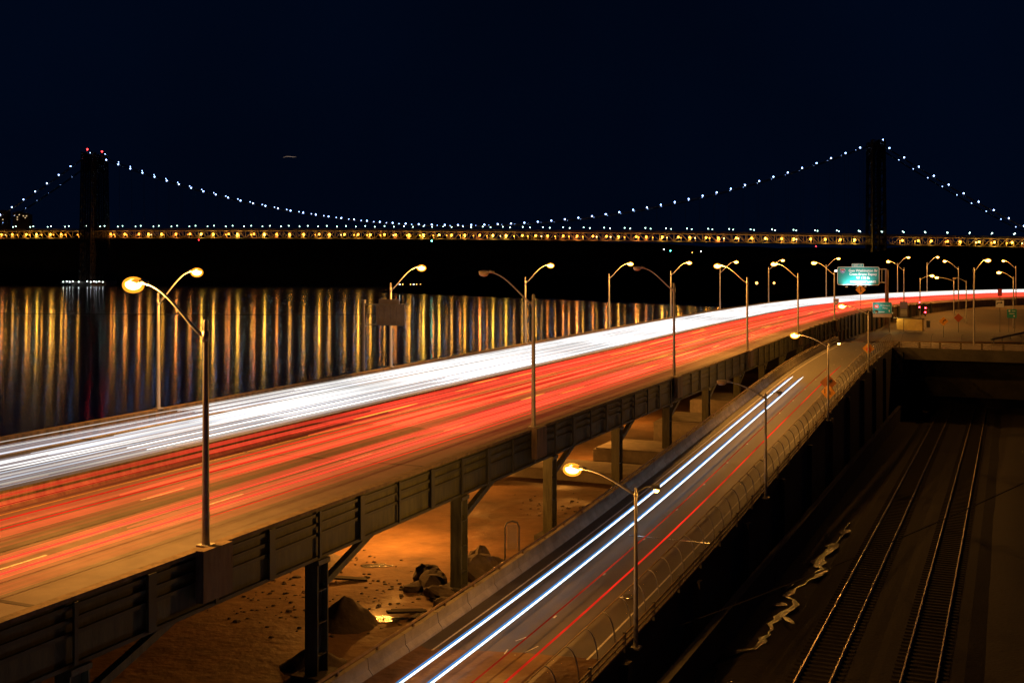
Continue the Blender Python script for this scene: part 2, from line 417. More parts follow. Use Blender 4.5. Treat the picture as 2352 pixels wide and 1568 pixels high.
# ------------------------------------------------------------ elevated highway
S0, S1 = 0.0, HWL - 2
SW = s_at(172, 0)      # from here on the highway runs on a walled embankment
road = MB(); sweep(road, [(0, 0.0), (0, -0.32), (HW_W, -0.32), (HW_W, 0.0)], S0, S1, 3)
tag(road.build('highway_road', M['asphalt'], smooth=False), kind='structure')
# markings (sheets 5 mm above)
def strip(mb, u0, u1, a, b_, fn=hw, dz=0.006, step=3.0):
    ss = hw_samples(a, b_, step); vs_ = []
    for s in ss: vs_ += [fn(s, u0, dz), fn(s, u1, dz)]
    mb.add(vs_, [(2 * i, 2 * i + 1, 2 * i + 3, 2 * i + 2) for i in range(len(ss) - 1)])
mk = MB()
for u in (5.6, 9.1, 17.8, 21.2):
    s = 3.0
    while s < 330: strip(mk, u - 0.07, u + 0.07, s, s + 3.0, step=3); s += 12.0
for u in (24.8,): strip(mk, u - 0.06, u + 0.06, S0, S1)
tag(mk.build('lane_markings', M['paint']), kind='structure')
mk = MB()
for u in (12.6, 14.6): strip(mk, u - 0.06, u + 0.06, S0, S1)
tag(mk.build('median_lines', M['paint_yellow']), kind='structure')
mk = MB()
for D in (36.0, 60, 84, 109, 134, 159): 
    s = s_at(D, 0); a = MB(); strip(mk, 0.02, HW_W - 0.02, s, s + 0.22, dz=0.010, step=1)
tag(mk.build('expansion_joints', M['seam']), kind='structure')

via = empty('highway_viaduct', (0, 0, 0), 0, 'long olive green steel viaduct carrying the busy highway on columns', 'viaduct')
mb = MB(); sweep(mb, [(-0.42, 0.31), (-0.42, 0.45), (0.0, 0.45), (0.0, 0.02), (-0.16, 0.02), (-0.16, 0.31)][::-1], S0, S1); mb.build('kerb_parapet', M['parapet'], via)
# fascia girder and three long rails standing proud
mb = MB(); sweep(mb, rect(-0.30, -0.165, -1.75, 0.305), S0, SW + 40); mb.build('fascia_girder', M['girder'], via)
mb = MB()
for z in (0.12, -0.30, -0.74): sweep(mb, rect(-0.40, -0.305, z - 0.07, z + 0.07), S0, SW + 40)
sweep(mb, rect(-0.44, -0.305, -1.80, -1.66), S0, SW + 40)
mb.build('fascia_rail', M['girder_dark'], via)
mb = MB(); sweep(mb, rect(HW_W, HW_W + 0.4, -1.6, 0.85), S0, S1); mb.build('river_parapet', M['parapet'], via)
mb = MB(); sweep(mb, [(13.3, 0.0), (13.9, 0.0), (13.72, 0.3), (13.68, 0.78), (13.52, 0.78), (13.48, 0.3)], S0, S1); mb.build('median_barrier', M['parapet'], via)
for u in (5, 10, 15.5, 20.5):
    mb = MB(); sweep(mb, rect(u - 0.2, u + 0.2, -1.7, -0.33), S0, SW); mb.build('girder', M['girder_dark'], via)
# stiffeners
s = 2.0
stiff = 0
while s < SW + 36:
    mb = MB(); p, d = hw_frame(s)
    mb.box(hw(s, -0.46, -0.72), (0.40 if stiff % 2 == 0 else 0.16, 0.10, 2.0), rz=head(s)); mb.build('stiffener', M['girder_dark'], via)
    s += 3.49; stiff += 1
    if stiff >= 98: break
# piers
def h_column(mb, base, top_z, w, rz):
    h = top_z - base.z; c = Vector((base.x, base.y, base.z + h / 2)); ca, sa = math.cos(rz), math.sin(rz)
    ax = (Vector((ca, sa, 0)), Vector((-sa, ca, 0)), Vector((0, 0, 1)))
    mb.box(c, (w, 0.06, h), ax)
    for k in (-1, 1): mb.box(c + ax[0] * (w / 2 + 0.03) * k, (0.06, w * 0.9, h), ax)
    mb.box(Vector((base.x, base.y, top_z - 0.12)), (w * 1.25, w * 1.15, 0.2), ax)
    for zz in (0.25, 0.5, 0.75): mb.box(Vector((base.x, base.y, base.z + h * zz)), (w * 0.98, w * 0.8, 0.04), ax)
k = 0
for D in [23.3 + 12.8 * i for i in range(12)]:
    s = s_at(D, -0.15)
    if s > SW: break
    for u, m_ in ((-0.15, M['pier']), (HW_W / 2, M['girder_dark']), (HW_W - 0.6, M['girder_dark'])):
        top = hw(s, u, -1.8); gz = ground_z(top.x, top.y) - 0.2
        mb = MB(); h_column(mb, Vector((top.x, top.y, gz)), top.z, 0.72, head(s)); mb.build('pier', m_, via)
        mb = MB(); mb.box((top.x, top.y, gz + 0.25), (1.6, 1.6, 0.7), rz=head(s)); mb.build('footing', M['concrete_dark'], via)
    mb = MB(); a = hw(s, 0.0, -2.05); c = hw(s, HW_W, -2.05); mb.beam(a + Vector((0, 0, 0.1)), c + Vector((0, 0, 0.1)), 0.4, 0.34); mb.build('cross_beam', M['girder_dark'], via)
    a = hw(s + 0.35, -0.15, -3.1); c = hw(s + 5.6, 0.2, -1.75); mb = MB(); mb.beam(a, c, 0.30, 0.30)
    mb.box(c + Vector((0, 0, -0.05)), (0.7, 0.45, 0.35), rz=head(s)); mb.build('knee_brace', M['girder'], via)
# embankment wall with pilasters where the viaduct ends
wall = empty('retaining_wall', (0, 0, 0), 0, 'brown retaining wall with pilasters under the far highway bend', 'wall')
mb = MB(); sweep(mb, rect(-0.20, 0.3, -5.2, -0.02), SW, S1); mb.build('wall_face', M['parapet'], wall)
s = SW
for k in range(26):
    mb = MB(); mb.box(hw(s, -0.36, -2.2), (0.7, 0.30, 5.6), rz=head(s)); mb.build('pilaster', M['girder_dark'], wall); s += 4.2
mb = MB(); a = hw(SW, 0.2, -4.6); c = hw(SW, HW_W, -4.6); mb.beam(a, c, 0.6, 8.0); mb.build('abutment', M['concrete_dark'], wall)

# ------------------------------------------------------------ street lamps
_lampmesh = {}
HALO = bpy.data.materials.new('amber_halo_glow'); HALO.use_nodes = True; HALO.cycles.emission_sampling = 'NONE'; n = HALO.node_tree; n.nodes.clear()  # amber glow shell added round each lit lens to give it a halo
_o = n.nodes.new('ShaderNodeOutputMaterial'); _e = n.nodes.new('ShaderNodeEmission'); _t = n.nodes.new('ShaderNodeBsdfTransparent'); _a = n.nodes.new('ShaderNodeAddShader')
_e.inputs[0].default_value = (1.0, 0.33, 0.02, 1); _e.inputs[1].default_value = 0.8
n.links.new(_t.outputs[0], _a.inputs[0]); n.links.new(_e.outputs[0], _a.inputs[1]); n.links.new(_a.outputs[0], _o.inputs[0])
def lamp(name, loc, rz, H, arm, rise, lit, label, group, power=900, extra=0.0, r0=0.13, far=False):
    root = empty(name, loc, rz, label, 'street lamp', group)
    key = (round(H, 1), arm, rise, r0)
    if key not in _lampmesh:
        a = MB(); a.tube([(0, 0, 0), (0, 0, 0.35), (0, 0, H)], [r0 * 1.25, r0 * 1.15, r0 * 0.72], 12); a.box((0, 0, 0.04), (0.5, 0.5, 0.08)); a.ball((0, 0, H), r0 * 0.75, 8, 5)
        a.box((0, -r0 * 1.1, 1.1), (0.14, 0.03, 0.28))
        b1 = MB(); pts = []
        for k in range(13):
            t = k / 12; pts.append((r0 * 0.6 + (arm - 0.3) * (t ** 1.05), 0, H - 0.55 * (rise / 1.5) + (rise + 0.55 * (rise / 1.5)) * math.sin(t ** 1.0 * PI / 2) ** (1.35 if rise > 1 else 1.1)))
        b1.tube(pts, [0.065 - 0.025 * k / 12 for k in range(13)], 8)
        b1.tube([(0, 0, H - 0.75 * (rise / 1.5)), (0.0, 0, H - 0.35 * (rise / 1.5))], r0 * 1.0, 10)
        e = Vector((arm, 0, H + rise))
        h1 = MB(); h1.ball(e + Vector((0.02, 0, 0.03)), 0.5, 12, 8, (0.95, 0.34, 0.22)); h1.tube([e + Vector((-0.62, 0, 0.02)), e + Vector((-0.3, 0, 0.03))], [0.06, 0.11], 10)
        l1 = MB(); l1.ball(e + Vector((0.10, 0, -0.07)), 0.34, 12, 8, (1.05, 0.62, 0.62))
        _lampmesh[key] = [x.build('tmp', M['galv'], None, smooth=(i > 0)) for i, x in enumerate((a, b1, h1, l1))]
        for q in _lampmesh[key]: S.collection.objects.unlink(q)
    names = ('pole', 'arm', 'lamp_head', 'lens')
    parts = []
    for nm, src in zip(names, _lampmesh[key]):
        o = bpy.data.objects.new(nm, src.data.copy() if nm == 'lens' else src.data); S.collection.objects.link(o)
        o.parent = parts[2] if nm == 'lens' else root; parts.append(o)
    parts[3].data.materials[0] = M['lens_on'] if lit else M['lens_off']
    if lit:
        rk_ = 'halo%.2f_%.2f_%.2f' % (arm, H, rise)
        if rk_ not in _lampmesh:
            q = MB(); q.ball((arm + 0.10, 0, H + rise - 0.09), 0.43, 16, 10, (1.10, 0.8, 0.74)); o = q.build('tmp', HALO, None, smooth=True); S.collection.objects.unlink(o); _lampmesh[rk_] = [o]
        o = bpy.data.objects.new('halo_shell', _lampmesh[rk_][0].data); S.collection.objects.link(o); o.parent = parts[2]
    if lit: point('lamp_light', (arm + 0.1, 0, H + rise - 0.38), power, SODIUM, parts[2], 0.2)
    return root
G1 = 'lamps along the open side of the highway'; G2 = 'lamps along the river side of the highway'; G3 = 'lamps beside the ramp'
ordn = ['nearest', 'second', 'third', 'fourth', 'fifth', 'sixth', 'seventh', 'eighth', 'ninth', 'tenth']
right = [(42.07, 1), (71.7, 0), (101.7, 0), (130, 1), (162.6, 1), (193, 1), (250, 1), (274, 1), (294, 1)]
for i, (D, lit) in enumerate(right):
    s = s_at(D, -0.2); p = hw(s, -0.22, 0.45)
    lamp('street_lamp', p, head(s) + PI / 2, 8.33, 3.35, 1.45, lit,
         f'{"lit" if lit else "unlit"} grey cobra head lamp, {ordn[i]} in the row between highway and ramp', G1, 11000 if i < 5 else 5000)
    blk = MB(); blk.box(hw(s, -0.62, -0.45), (1.7, 0.36, 1.9), rz=head(s)); blk.build('lamp_bracket', M['parapet'], via)
for i, D in enumerate([48.2, 77.7, 107.2, 136.7, 166, 195.7, 225, 254, 280, 305, 330]):
    if i == 0: continue
    s = s_at(D, HW_W + 0.2); p = hw(s, HW_W + 0.2, 0.85)
    lamp('street_lamp', p, head(s) - PI / 2, 7.9, 3.2, 1.55, 1,
         f'lit grey cobra head lamp, {ordn[i - 1]} in the row on the river side of the highway', G2, 10000 if i < 6 else 5000)
for i, (D, lit) in enumerate([(53.1, 1), (81.4, 0), (109.5, 1), (140.7, 1)]):
    x = 0.44 * (D - 42) - 9.5; p = ramp(D + 10 * TX, RAMP_W + 0.78, -0.15)
    r_ = lamp('street_lamp', p, RH + PI / 2, 7.5, 3.1, 0.75, lit, f'{"lit" if lit else "unlit"} slim lamp, {ordn[i]} along the mesh fence of the ramp', G3, 2400, r0=0.10)
    # small flood lamp on a short arm over the railway side
    fa = MB(); fa.tube([(0, 0, 7.3), (-0.5, 0, 7.62), (-0.85, 0, 7.7)], 0.03, 6); fo = fa.build('side_arm', M['galv_dark'], r_)
    fh = MB(); fh.box((-0.98, 0, 7.66), (0.34, 0.22, 0.22)); fho = fh.build('flood_head', M['galv_dark'], r_)
    fl = MB(); fl.ball((-1.0, 0, 7.52), 0.13, 8, 6); fl.build('lens', M['lens_on'] if i in (0, 2) else M['lens_off'], fho)
    if i in (0, 2): point('lamp_light', (-1.0, 0, 7.2), 60, SODIUM, fho, 0.1)

# ------------------------------------------------------------ ramp
mb = MB(); sweep(mb, [(0, 0), (0, -0.3), (RAMP_W, -0.3), (RAMP_W, 0)], -15, 186, 3, fn=ramp)
tag(mb.build('ramp_road', M['asphalt_dark']), kind='structure')
mk = MB()
for u in (4.5,):
    D = 10
    while D < 180: strip(mk, u - 0.05, u + 0.05, D, D + 0.35, fn=ramp, step=1, dz=0.008); D += 7.0
for u in (0.9, 8.0): strip(mk, u - 0.05, u + 0.05, -15, 186, fn=ramp, dz=0.006)
tag(mk.build('ramp_markings', M['paint']), kind='structure')
mk = MB(); strip(mk, 3.3, RAMP_W - 0.1, 73.6, 73.75, fn=ramp, step=1, dz=0.014)
tag(mk.build('ramp_joint', M['steel_joint']), kind='structure')
mk = MB()
for (D, u, L, a) in [(54.5, 5.0, 0.9, 0.25), (53.3, 4.6, 0.8, 0.1), (55.6, 4.0, 0.7, 0.3), (54.0, 4.2, 0.55, -0.1)]:
    q = [ramp(D, u, 0.012), ramp(D + L, u + a, 0.012), ramp(D + L, u + a + 0.07, 0.012), ramp(D, u + 0.05, 0.012)]; mk.add(q, [(0, 1, 2, 3)])
tag(mk.build('paint_scuffs', M['paint']), kind='structure')
mh = empty('manhole_cover', ramp(63.2, 7.0, 0.012), RH, 'round manhole cover with a shiny rim in the ramp lane', 'manhole cover')
a = MB(); a.tube([(0.36 * math.cos(t * PI / 12), 0.36 * math.sin(t * PI / 12), 0.012) for t in range(25)], 0.018, 5); a.build('rim', M['steel_joint'], mh)
a = MB(); a.tube([(0, 0, -0.01), (0, 0, 0.006)], 0.34, 20); a.build('lid', M['girder_dark'], mh)

bar = empty('ramp_barrier', (0, 0, 0), 0, 'weathered concrete barrier topped by a pipe rail on the left of the ramp', 'barrier')
D = -14.0
for k in range(66):
    mb = MB(); sweep(mb, [(-0.45, -0.3), (0.12, -0.3), (0.05, 0.12), (-0.14, 0.34), (-0.20, 0.82), (-0.45, 0.82)], D, D + 2.98, 3, fn=ramp)
    mb.build('barrier_block', M['concrete'], bar); D += 3.03
mb = MB(); mb.tube([ramp(d, -0.36, 1.02) for d in range(-14, 186, 3)], 0.065, 8)
d = -13
while d < 184: mb.box(ramp(d, -0.36, 0.9), (0.12, 0.1, 0.2), rz=RH); d += 3.03
mb.build('pipe_rail', M['rail_pipe'], bar)

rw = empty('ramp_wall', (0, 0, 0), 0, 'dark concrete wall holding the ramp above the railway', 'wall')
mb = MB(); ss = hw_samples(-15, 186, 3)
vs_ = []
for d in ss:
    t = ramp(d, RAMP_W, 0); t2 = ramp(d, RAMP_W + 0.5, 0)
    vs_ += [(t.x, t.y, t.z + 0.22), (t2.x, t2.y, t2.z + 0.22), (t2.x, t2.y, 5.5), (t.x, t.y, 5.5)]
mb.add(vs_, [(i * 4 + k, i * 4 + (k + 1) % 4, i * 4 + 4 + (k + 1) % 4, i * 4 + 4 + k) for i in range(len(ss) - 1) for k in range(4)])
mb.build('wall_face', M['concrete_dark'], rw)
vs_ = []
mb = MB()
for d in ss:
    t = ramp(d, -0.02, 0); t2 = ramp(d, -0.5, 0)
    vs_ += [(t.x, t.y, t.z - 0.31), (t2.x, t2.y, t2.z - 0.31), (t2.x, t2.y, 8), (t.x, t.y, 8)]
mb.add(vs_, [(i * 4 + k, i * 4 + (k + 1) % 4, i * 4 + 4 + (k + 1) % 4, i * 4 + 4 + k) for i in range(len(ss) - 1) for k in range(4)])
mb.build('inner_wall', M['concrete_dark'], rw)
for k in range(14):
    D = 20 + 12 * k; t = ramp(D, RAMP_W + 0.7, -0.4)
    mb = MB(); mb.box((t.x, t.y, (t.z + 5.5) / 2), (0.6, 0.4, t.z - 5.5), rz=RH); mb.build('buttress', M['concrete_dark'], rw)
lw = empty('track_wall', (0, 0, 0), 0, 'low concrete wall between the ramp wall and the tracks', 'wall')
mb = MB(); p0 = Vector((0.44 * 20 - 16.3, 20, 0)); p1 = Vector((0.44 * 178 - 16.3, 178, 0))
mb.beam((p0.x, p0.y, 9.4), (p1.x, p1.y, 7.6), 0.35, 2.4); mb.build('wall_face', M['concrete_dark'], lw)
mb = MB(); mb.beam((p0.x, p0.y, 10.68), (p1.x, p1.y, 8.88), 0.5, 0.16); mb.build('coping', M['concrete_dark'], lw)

# mesh fence with curved ribs on the right edge
fe = empty('ramp_fence', (0, 0, 0), 0, 'curved chain link fence with steel ribs along the right edge of the ramp', 'fence')
def rib_pt(t):      # t 0..1 from foot to tip: up, then bending in over the road
    z = 0.2 + 1.95 * math.sin(min(1, t * 1.02) * PI / 2); u = RAMP_W + 0.55 - 0.62 * (1 - math.cos(t * PI / 2)) ** 1.3
    return u, z
D = 12.0; nr = 0
while D < 178:
    mb = MB(); mb.tube([ramp(D, *rib_pt(t / 8)) for t in range(9)], 0.032, 6); mb.build('rib', M['galv'], fe); D += 2.15; nr += 1
mb = MB(); mb.tube([ramp(d, *rib_pt(1.0)) for d in range(10, 180, 2)], 0.030, 6); mb.build('top_rail', M['rail_pipe'], fe)
mb = MB(); ds = list(range(10, 180, 2)); vs_ = []
for d in ds:
    for t in range(7): vs_.append(ramp(d, *rib_pt(t / 6)))
mb.add(vs_, [(i * 7 + k, i * 7 + k + 1, i * 7 + k + 8, i * 7 + k + 7) for i in range(len(ds) - 1) for k in range(6)])
mb.build('chain_link', M['fence_mesh'], fe)
for z in (0.35, 0.62, 0.89):
    mb = MB(); mb.tube([ramp(d, RAMP_W + 0.66, z) for d in range(10, 180, 2)], 0.05, 6); mb.build('guard_bar', M['rail_pipe'], fe)
D = 13.0
while D < 178:
    mb = MB(); mb.box(ramp(D, RAMP_W + 0.62, 0.52), (0.12, 0.12, 0.95), rz=RH); mb.build('guard_post', M['galv_dark'], fe); D += 4.3

# ------------------------------------------------------------ light trails
def trail(name, fn, u, z, a, b_, r, m, label, cat, group, step=3.0, wob=0.12, seed=0, n=5):
    pts = []; ph = seed * 1.7
    for s in hw_samples(a, b_, step):
        du = wob * math.sin(s * 0.035 + ph) + wob * 0.5 * math.sin(s * 0.11 + ph * 2.3)
        pts.append(fn(s, u + du, z))
    mb = MB(); rs = [r * (0.35 if (i == 0 or i == len(pts) - 1) else 1) for i in range(len(pts))]
    mb.tube(pts, rs, n); o = mb.build(name, m, None, smooth=True); return tag(o, label, cat, group)
def ribbon(name, fn, u0, u1, z, a, b_, m, label, cat, group, rise=0.18):
    ss = hw_samples(a, b_, 4); nu = 7; mb = MB(); mb.uv = []
    for s in ss:
        for k in range(nu):
            t = k / (nu - 1); mb.v.append(tuple(fn(s, u0 + (u1 - u0) * t, z + rise * math.sin(PI * t)))); mb.uv.append((u0 + (u1 - u0) * t, s))
    for i in range(len(ss) - 1):
        for k in range(nu - 1): q = i * nu + k; mb.f.append((q, q + 1, q + 1 + nu, q + nu))
    o = mb.build(name, m, None, smooth=True); return tag(o, label, cat, group)
TW = [trail_mat('white_trail_%d' % i, c, e) for i, (c, e) in enumerate([((1, 0.97, 0.93), 1.6), ((0.86, 0.9, 1.0), 1.1), ((1, 0.88, 0.75), 0.8), ((1, 1, 1), 3.0)])]
TR = [trail_mat('red_trail_%d' % i, c, e) for i, (c, e) in enumerate([((1, 0.03, 0.012), 1.2), ((1, 0.05, 0.03), 1.2), ((1, 0.03, 0.015), 0.6), ((1, 0.12, 0.04), 1.5)])]
TRS = []
for i, (c, e) in enumerate([((1, 0.07, 0.03), 0.30), ((1, 0.13, 0.05), 0.20), ((1, 0.06, 0.03), 0.30)]):
    q = trail_mat('red_soft_trail_%d' % i, c, e); nn = q.node_tree; tr_ = nn.nodes.new('ShaderNodeBsdfTransparent'); ad_ = nn.nodes.new('ShaderNodeAddShader')
    em_ = [x for x in nn.nodes if x.type == 'EMISSION'][0]; ou_ = [x for x in nn.nodes if x.type == 'OUTPUT_MATERIAL'][0]
    nn.links.new(tr_.outputs[0], ad_.inputs[0]); nn.links.new(em_.outputs[0], ad_.inputs[1]); nn.links.new(ad_.outputs[0], ou_.inputs[0]); TRS.append(q)
TO = trail_mat('amber_trail', (1, 0.42, 0.05), 1.8)
LWH = 'white headlight trail on the elevated highway'
LRD = 'red tail light trail on the elevated highway'
rnd = random.Random(11)
SA = s_at(18, 0)
for lane, uc in enumerate((16.1, 19.5, 23.0)):
    for car in range(7):
        off = rnd.gauss(0, 0.30); half = rnd.uniform(0.62, 0.80); z = rnd.uniform(0.58, 0.95); m = TW[rnd.choice([0, 0, 1, 1, 2, 3])]
        r = rnd.uniform(0.022, 0.045)
        a = SA - 10; b_ = S1 - 3
        if car >= 2: a = rnd.uniform(70, 150)
        if car == 6: b_ = rnd.uniform(220, 330)
        for sg in (-1, 1):
            trail('light_trail', hw, uc + off + sg * half, z, a, b_, r, m, LWH + (', lane next to the median', ', middle lane', ', lane next to the river parapet')[lane], 'light trail', 'headlight trails on the elevated highway', seed=lane * 7 + car, wob=0.10)
RW_ = trail_mat('white_trail_glow', (0.93, 0.90, 1.0), 0.42, add=True, lo=0.10)
for lane, (u0, u1) in enumerate(((14.9, 17.6), (18.2, 20.9), (21.7, 24.3))):
    ribbon('light_trail', hw, u0, u1, 0.62 + 0.02 * lane, SA - 10, S1 - 3, RW_, ('broad soft white glow of mixed headlights in the lane next to the median', 'broad soft white glow of mixed headlights in the middle lane of the river side', 'broad soft white glow of mixed headlights in the lane next to the river parapet')[lane], 'light trail', 'broad headlight glows')
RW2 = trail_mat('white_trail_glow_far', (1.0, 0.96, 0.94), 0.46, add=True, lo=0.05)
ribbon('light_trail', hw, 14.7, 24.4, 0.86, s_at(72, 13), S1 - 3, RW2, 'dense white headlight glow over the far bend of the river side lanes', 'light trail', 'broad headlight glows')
for lane, uc in enumerate((11.0, 7.3, 3.3)):
    for car in range(9):
        off = rnd.gauss(0, 0.34); half = rnd.uniform(0.6, 0.78); z = rnd.uniform(0.70, 1.05); m = TR[rnd.choice([0, 1, 2, 2, 3, 1])]
        r = rnd.uniform(0.018, 0.036); a = SA - 10; b_ = S1 - 3
        if car % 2 == 1: m = rnd.choice(TRS); r = rnd.uniform(0.07, 0.17)
        if car >= 2: a = rnd.uniform(58, 130)
        if car >= 7: b_ = rnd.uniform(170, 300)
        for sg in (-1, 1):
            trail('light_trail', hw, uc + off + sg * half, z, a, b_, r, m, LRD + (', lane next to the median', ', middle lane', ', lane beside the open kerb')[lane], 'light trail', 'tail light trails on the elevated highway', seed=50 + lane * 9 + car, wob=0.14)
trail('light_trail', hw, 1.6, 0.8, s_at(44, 0), S1 - 3, 0.02, TR[0], 'thin red tail light trail nearest the open kerb of the highway', 'light trail', 'tail light trails on the elevated highway')
RR_ = trail_mat('red_trail_glow', (1.0, 0.095, 0.03), 0.32, add=True, lo=0.10)
for lane, (u0, u1) in enumerate(((9.4, 12.4), (5.9, 8.8), (1.1, 5.2))):
    ribbon('light_trail', hw, u0, u1, 0.66 + 0.02 * lane, SA - 10, S1 - 3, RR_, ('broad soft red glow of mixed tail lights in the lane next to the median', 'broad soft red glow of mixed tail lights in the middle lane', 'broad soft red glow of mixed tail lights in the lane beside the open kerb')[lane], 'light trail', 'broad tail light glows')
RR2 = trail_mat('red_trail_glow_far', (1.0, 0.075, 0.04), 0.40, add=True, lo=0.22)
ribbon('light_trail', hw, 1.2, 12.6, 0.84, s_at(66, 0), S1 - 3, RR2, 'dense red tail light glow over the far bend of the highway', 'light trail', 'broad tail light glows')
for k in range(34):
    u = rnd.choice((10.4, 11.5, 7.9, 6.7, 4.3, 3.1)) + rnd.uniform(-0.5, 0.5); a = rnd.uniform(88, 300); L = rnd.uniform(2.5, 14)
    trail('light_trail', hw, u, rnd.uniform(0.7, 1.1), a, a + L, 0.035, TO, 'short amber blinker streak among the red tail light trails', 'light trail', 'amber blinker streaks', seed=k, step=1.5)
# ramp cars
RB = trail_mat('ramp_headlight', (0.80, 0.93, 1.0), 3.0, lo=0.7); RBB = trail_mat('ramp_headlight_blue', (0.08, 0.36, 0.9), 0.9, lo=0.7)
for u, nm in ((2.25, 'left'), (3.45, 'right')):
    trail('light_trail', ramp, u, 0.62, -10, 134, 0.048, RB, f'bright white headlight trail, {nm} one of the pair on the ramp', 'light trail', 'headlight pair on the ramp', wob=0.02)
    trail('light_trail', ramp, u - 0.11, 0.66, -10, 133, 0.035, RBB, f'blue fringe trail beside the {nm} white trail on the ramp', 'light trail', 'blue trails on the ramp', wob=0.02)
RRR = trail_mat('ramp_tail_light', (1, 0.03, 0.012), 1.2, lo=0.35, scale=0.12); RRD = trail_mat('ramp_tail_dim', (1, 0.06, 0.02), 0.5, lo=0.3, scale=0.1)
trail('light_trail', ramp, 6.35, 0.72, -10, 143.5, 0.05, RRR, 'bright red tail light trail, right one of the pair on the ramp', 'light trail', 'tail light pair on the ramp', wob=0.05)
trail('light_trail', ramp, 5.1, 0.72, -10, 142, 0.038, RRD, 'dim red tail light trail, left one of the pair on the ramp', 'light trail', 'tail light pair on the ramp', wob=0.05)

# ------------------------------------------------------------ under the highway
for i, (D, u) in enumerate([(73, 9), (92, 14), (104, 9), (128, 12)]):
    s = s_at(D, u); p = hw(s, u, -1.78)
    r_ = empty('underdeck_lamp', p, head(s), f'sodium work lamp under the viaduct deck, {ordn[i]} from the camera', 'lamp', 'lamps under the viaduct')
    a = MB(); a.box((0, 0, -0.06), (0.5, 0.35, 0.14)); hd = a.build('housing', M['galv_dark'], r_)
    a = MB(); a.ball((0, 0, -0.14), 0.16, 8, 6, (1, 0.8, 0.5)); a.build('lens', M['lens_on'], hd)
    point('lamp_light', (0, 0, -0.45), 5600 if i < 1 else 2300, (1, 0.36, 0.05), hd, 0.15)
def mound(name, x, y, r, h, m, label, cat, group=None, seed=0, sq=1.0):
    gz = ground_z(x, y) - 0.15; mb = MB(); nr_, na = 12, 28; mb.v.append((0, 0, h))
    for i in range(1, nr_ + 1):
        for k in range(na):
            a = 2 * PI * k / na; rr_ = r * i / nr_ * (1 + 0.25 * noise.noise(Vector((math.cos(a) * 1.4, math.sin(a) * 1.4, seed))))
            z = h * (0.5 + 0.5 * math.cos(PI * (i / nr_) ** 0.85)) + 0.26 * h * noise.noise(Vector((math.cos(a) * i * 0.4, math.sin(a) * i * 0.4, seed + 5))) * (1 - i / nr_)
            mb.v.append((rr_ * math.cos(a), rr_ * math.sin(a) * sq, z))
    for k in range(na): mb.f.append((0, 1 + k, 1 + (k + 1) % na))
    for i in range(nr_ - 1):
        for k in range(na): a = 1 + i * na + k; b_ = 1 + i * na + (k + 1) % na; mb.f.append((a, a + na, b_ + na, b_))
    o = mb.build(name, m, None, smooth=True); o.location = (x, y, gz); return tag(o, label, cat, group)
mound('dirt_pile', -8.3, 56.8, 2.3, 1.45, M['earth'], 'dark pointed heap of earth just right of the nearest column', 'dirt pile', 'earth heaps under the viaduct', 1)
mound('dirt_pile', -9.0, 50.9, 2.1, 0.9, M['earth'], 'low rounded heap of earth by the ramp barrier at the foot of the nearest column', 'dirt pile', 'earth heaps under the viaduct', 2)
mound('gravel_pile', -11.6, 68.5, 2.2, 0.9, M['rock'], 'low gravel heap lit orange behind the nearest column', 'gravel pile', None, 3)
def rock(name, x, y, r, seed, label, sc=(1, 1, 1), z=0.0, m=None):
    mb = MB(); mb.ball((0, 0, 0), r, 12, 8, sc)
    mb.v = [tuple(Vector(v) * (1 + 0.35 * noise.noise(Vector(v) * 1.3 / r + Vector((seed, 0, 0))) + 0.15 * noise.noise(Vector(v) * 4 / r + Vector((seed, 9, 0))))) for v in mb.v]
    o = mb.build(name, m or M['rock'], None); o.location = (x, y, ground_z(x, y) + r * sc[2] * 0.55 + z); o.rotation_euler = (0, 0, seed); return tag(o, label, 'boulder', 'boulders dumped by the second column')
rk = [(-1.9, 64.2, 1.1, 'largest rounded boulder right of the second column', (1.2, 1, 0.9)), (-1.2, 66.5, 0.7, 'rounded boulder leaning on the largest boulder', (1, 1, 0.8)), (-1.9, 66.3, 0.75, 'pale boulder topmost behind the largest boulder', (1, 1, 1.2)),
      (-4.4, 63.0, 0.9, 'dark jagged boulder left of the second column', (1.3, 0.9, 0.6)), (-5.3, 62.6, 0.6, 'flat dark rock at the left end of the rubble', (1.6, 1, 0.4)), (-3.9, 61.3, 0.7, 'broken slab tipped against the jagged boulder', (1.4, 0.7, 0.5)),
      (-0.9, 65.4, 0.6, 'small boulder nearest the ramp barrier', (1, 1, 0.8)), (-3.5, 59.3, 0.5, 'short broken block below the rubble', (0.6, 1.2, 0.7)), (-4.8, 64.2, 0.7, 'dark rock behind the jagged boulder', (1.2, 1, 0.8))]
for i, (x, y, r, lb, sc) in enumerate(rk): rock('boulder', x, y, r, i * 2.3 + 1, lb, sc, m=M['earth'] if 'dark' in lb else None)
for i, (x, y, w, d, h, lb) in enumerate([(12.5, 101, 9, 6, 1.8, 'nearest large concrete block under the viaduct'), (20, 116, 9, 8, 2.2, 'second large concrete block under the viaduct, brightly lit'), (27, 134, 10, 8, 2.2, 'farthest concrete block under the viaduct'), (5.5, 96, 12, 5, 0.9, 'long low concrete slab beside the nearest concrete block')]):
    a = MB(); a.box((0, 0, h / 2), (w, d, h), rz=RH - PI / 2); a.box((0, 0, h + 0.06), (w * 0.96, d * 0.96, 0.1), rz=RH - PI / 2)
    o = a.build('concrete_block', M['concrete'], None); o.location = (x, y, ground_z(x, y) - 0.1); tag(o, lb, 'concrete block', 'concrete blocks under the viaduct')
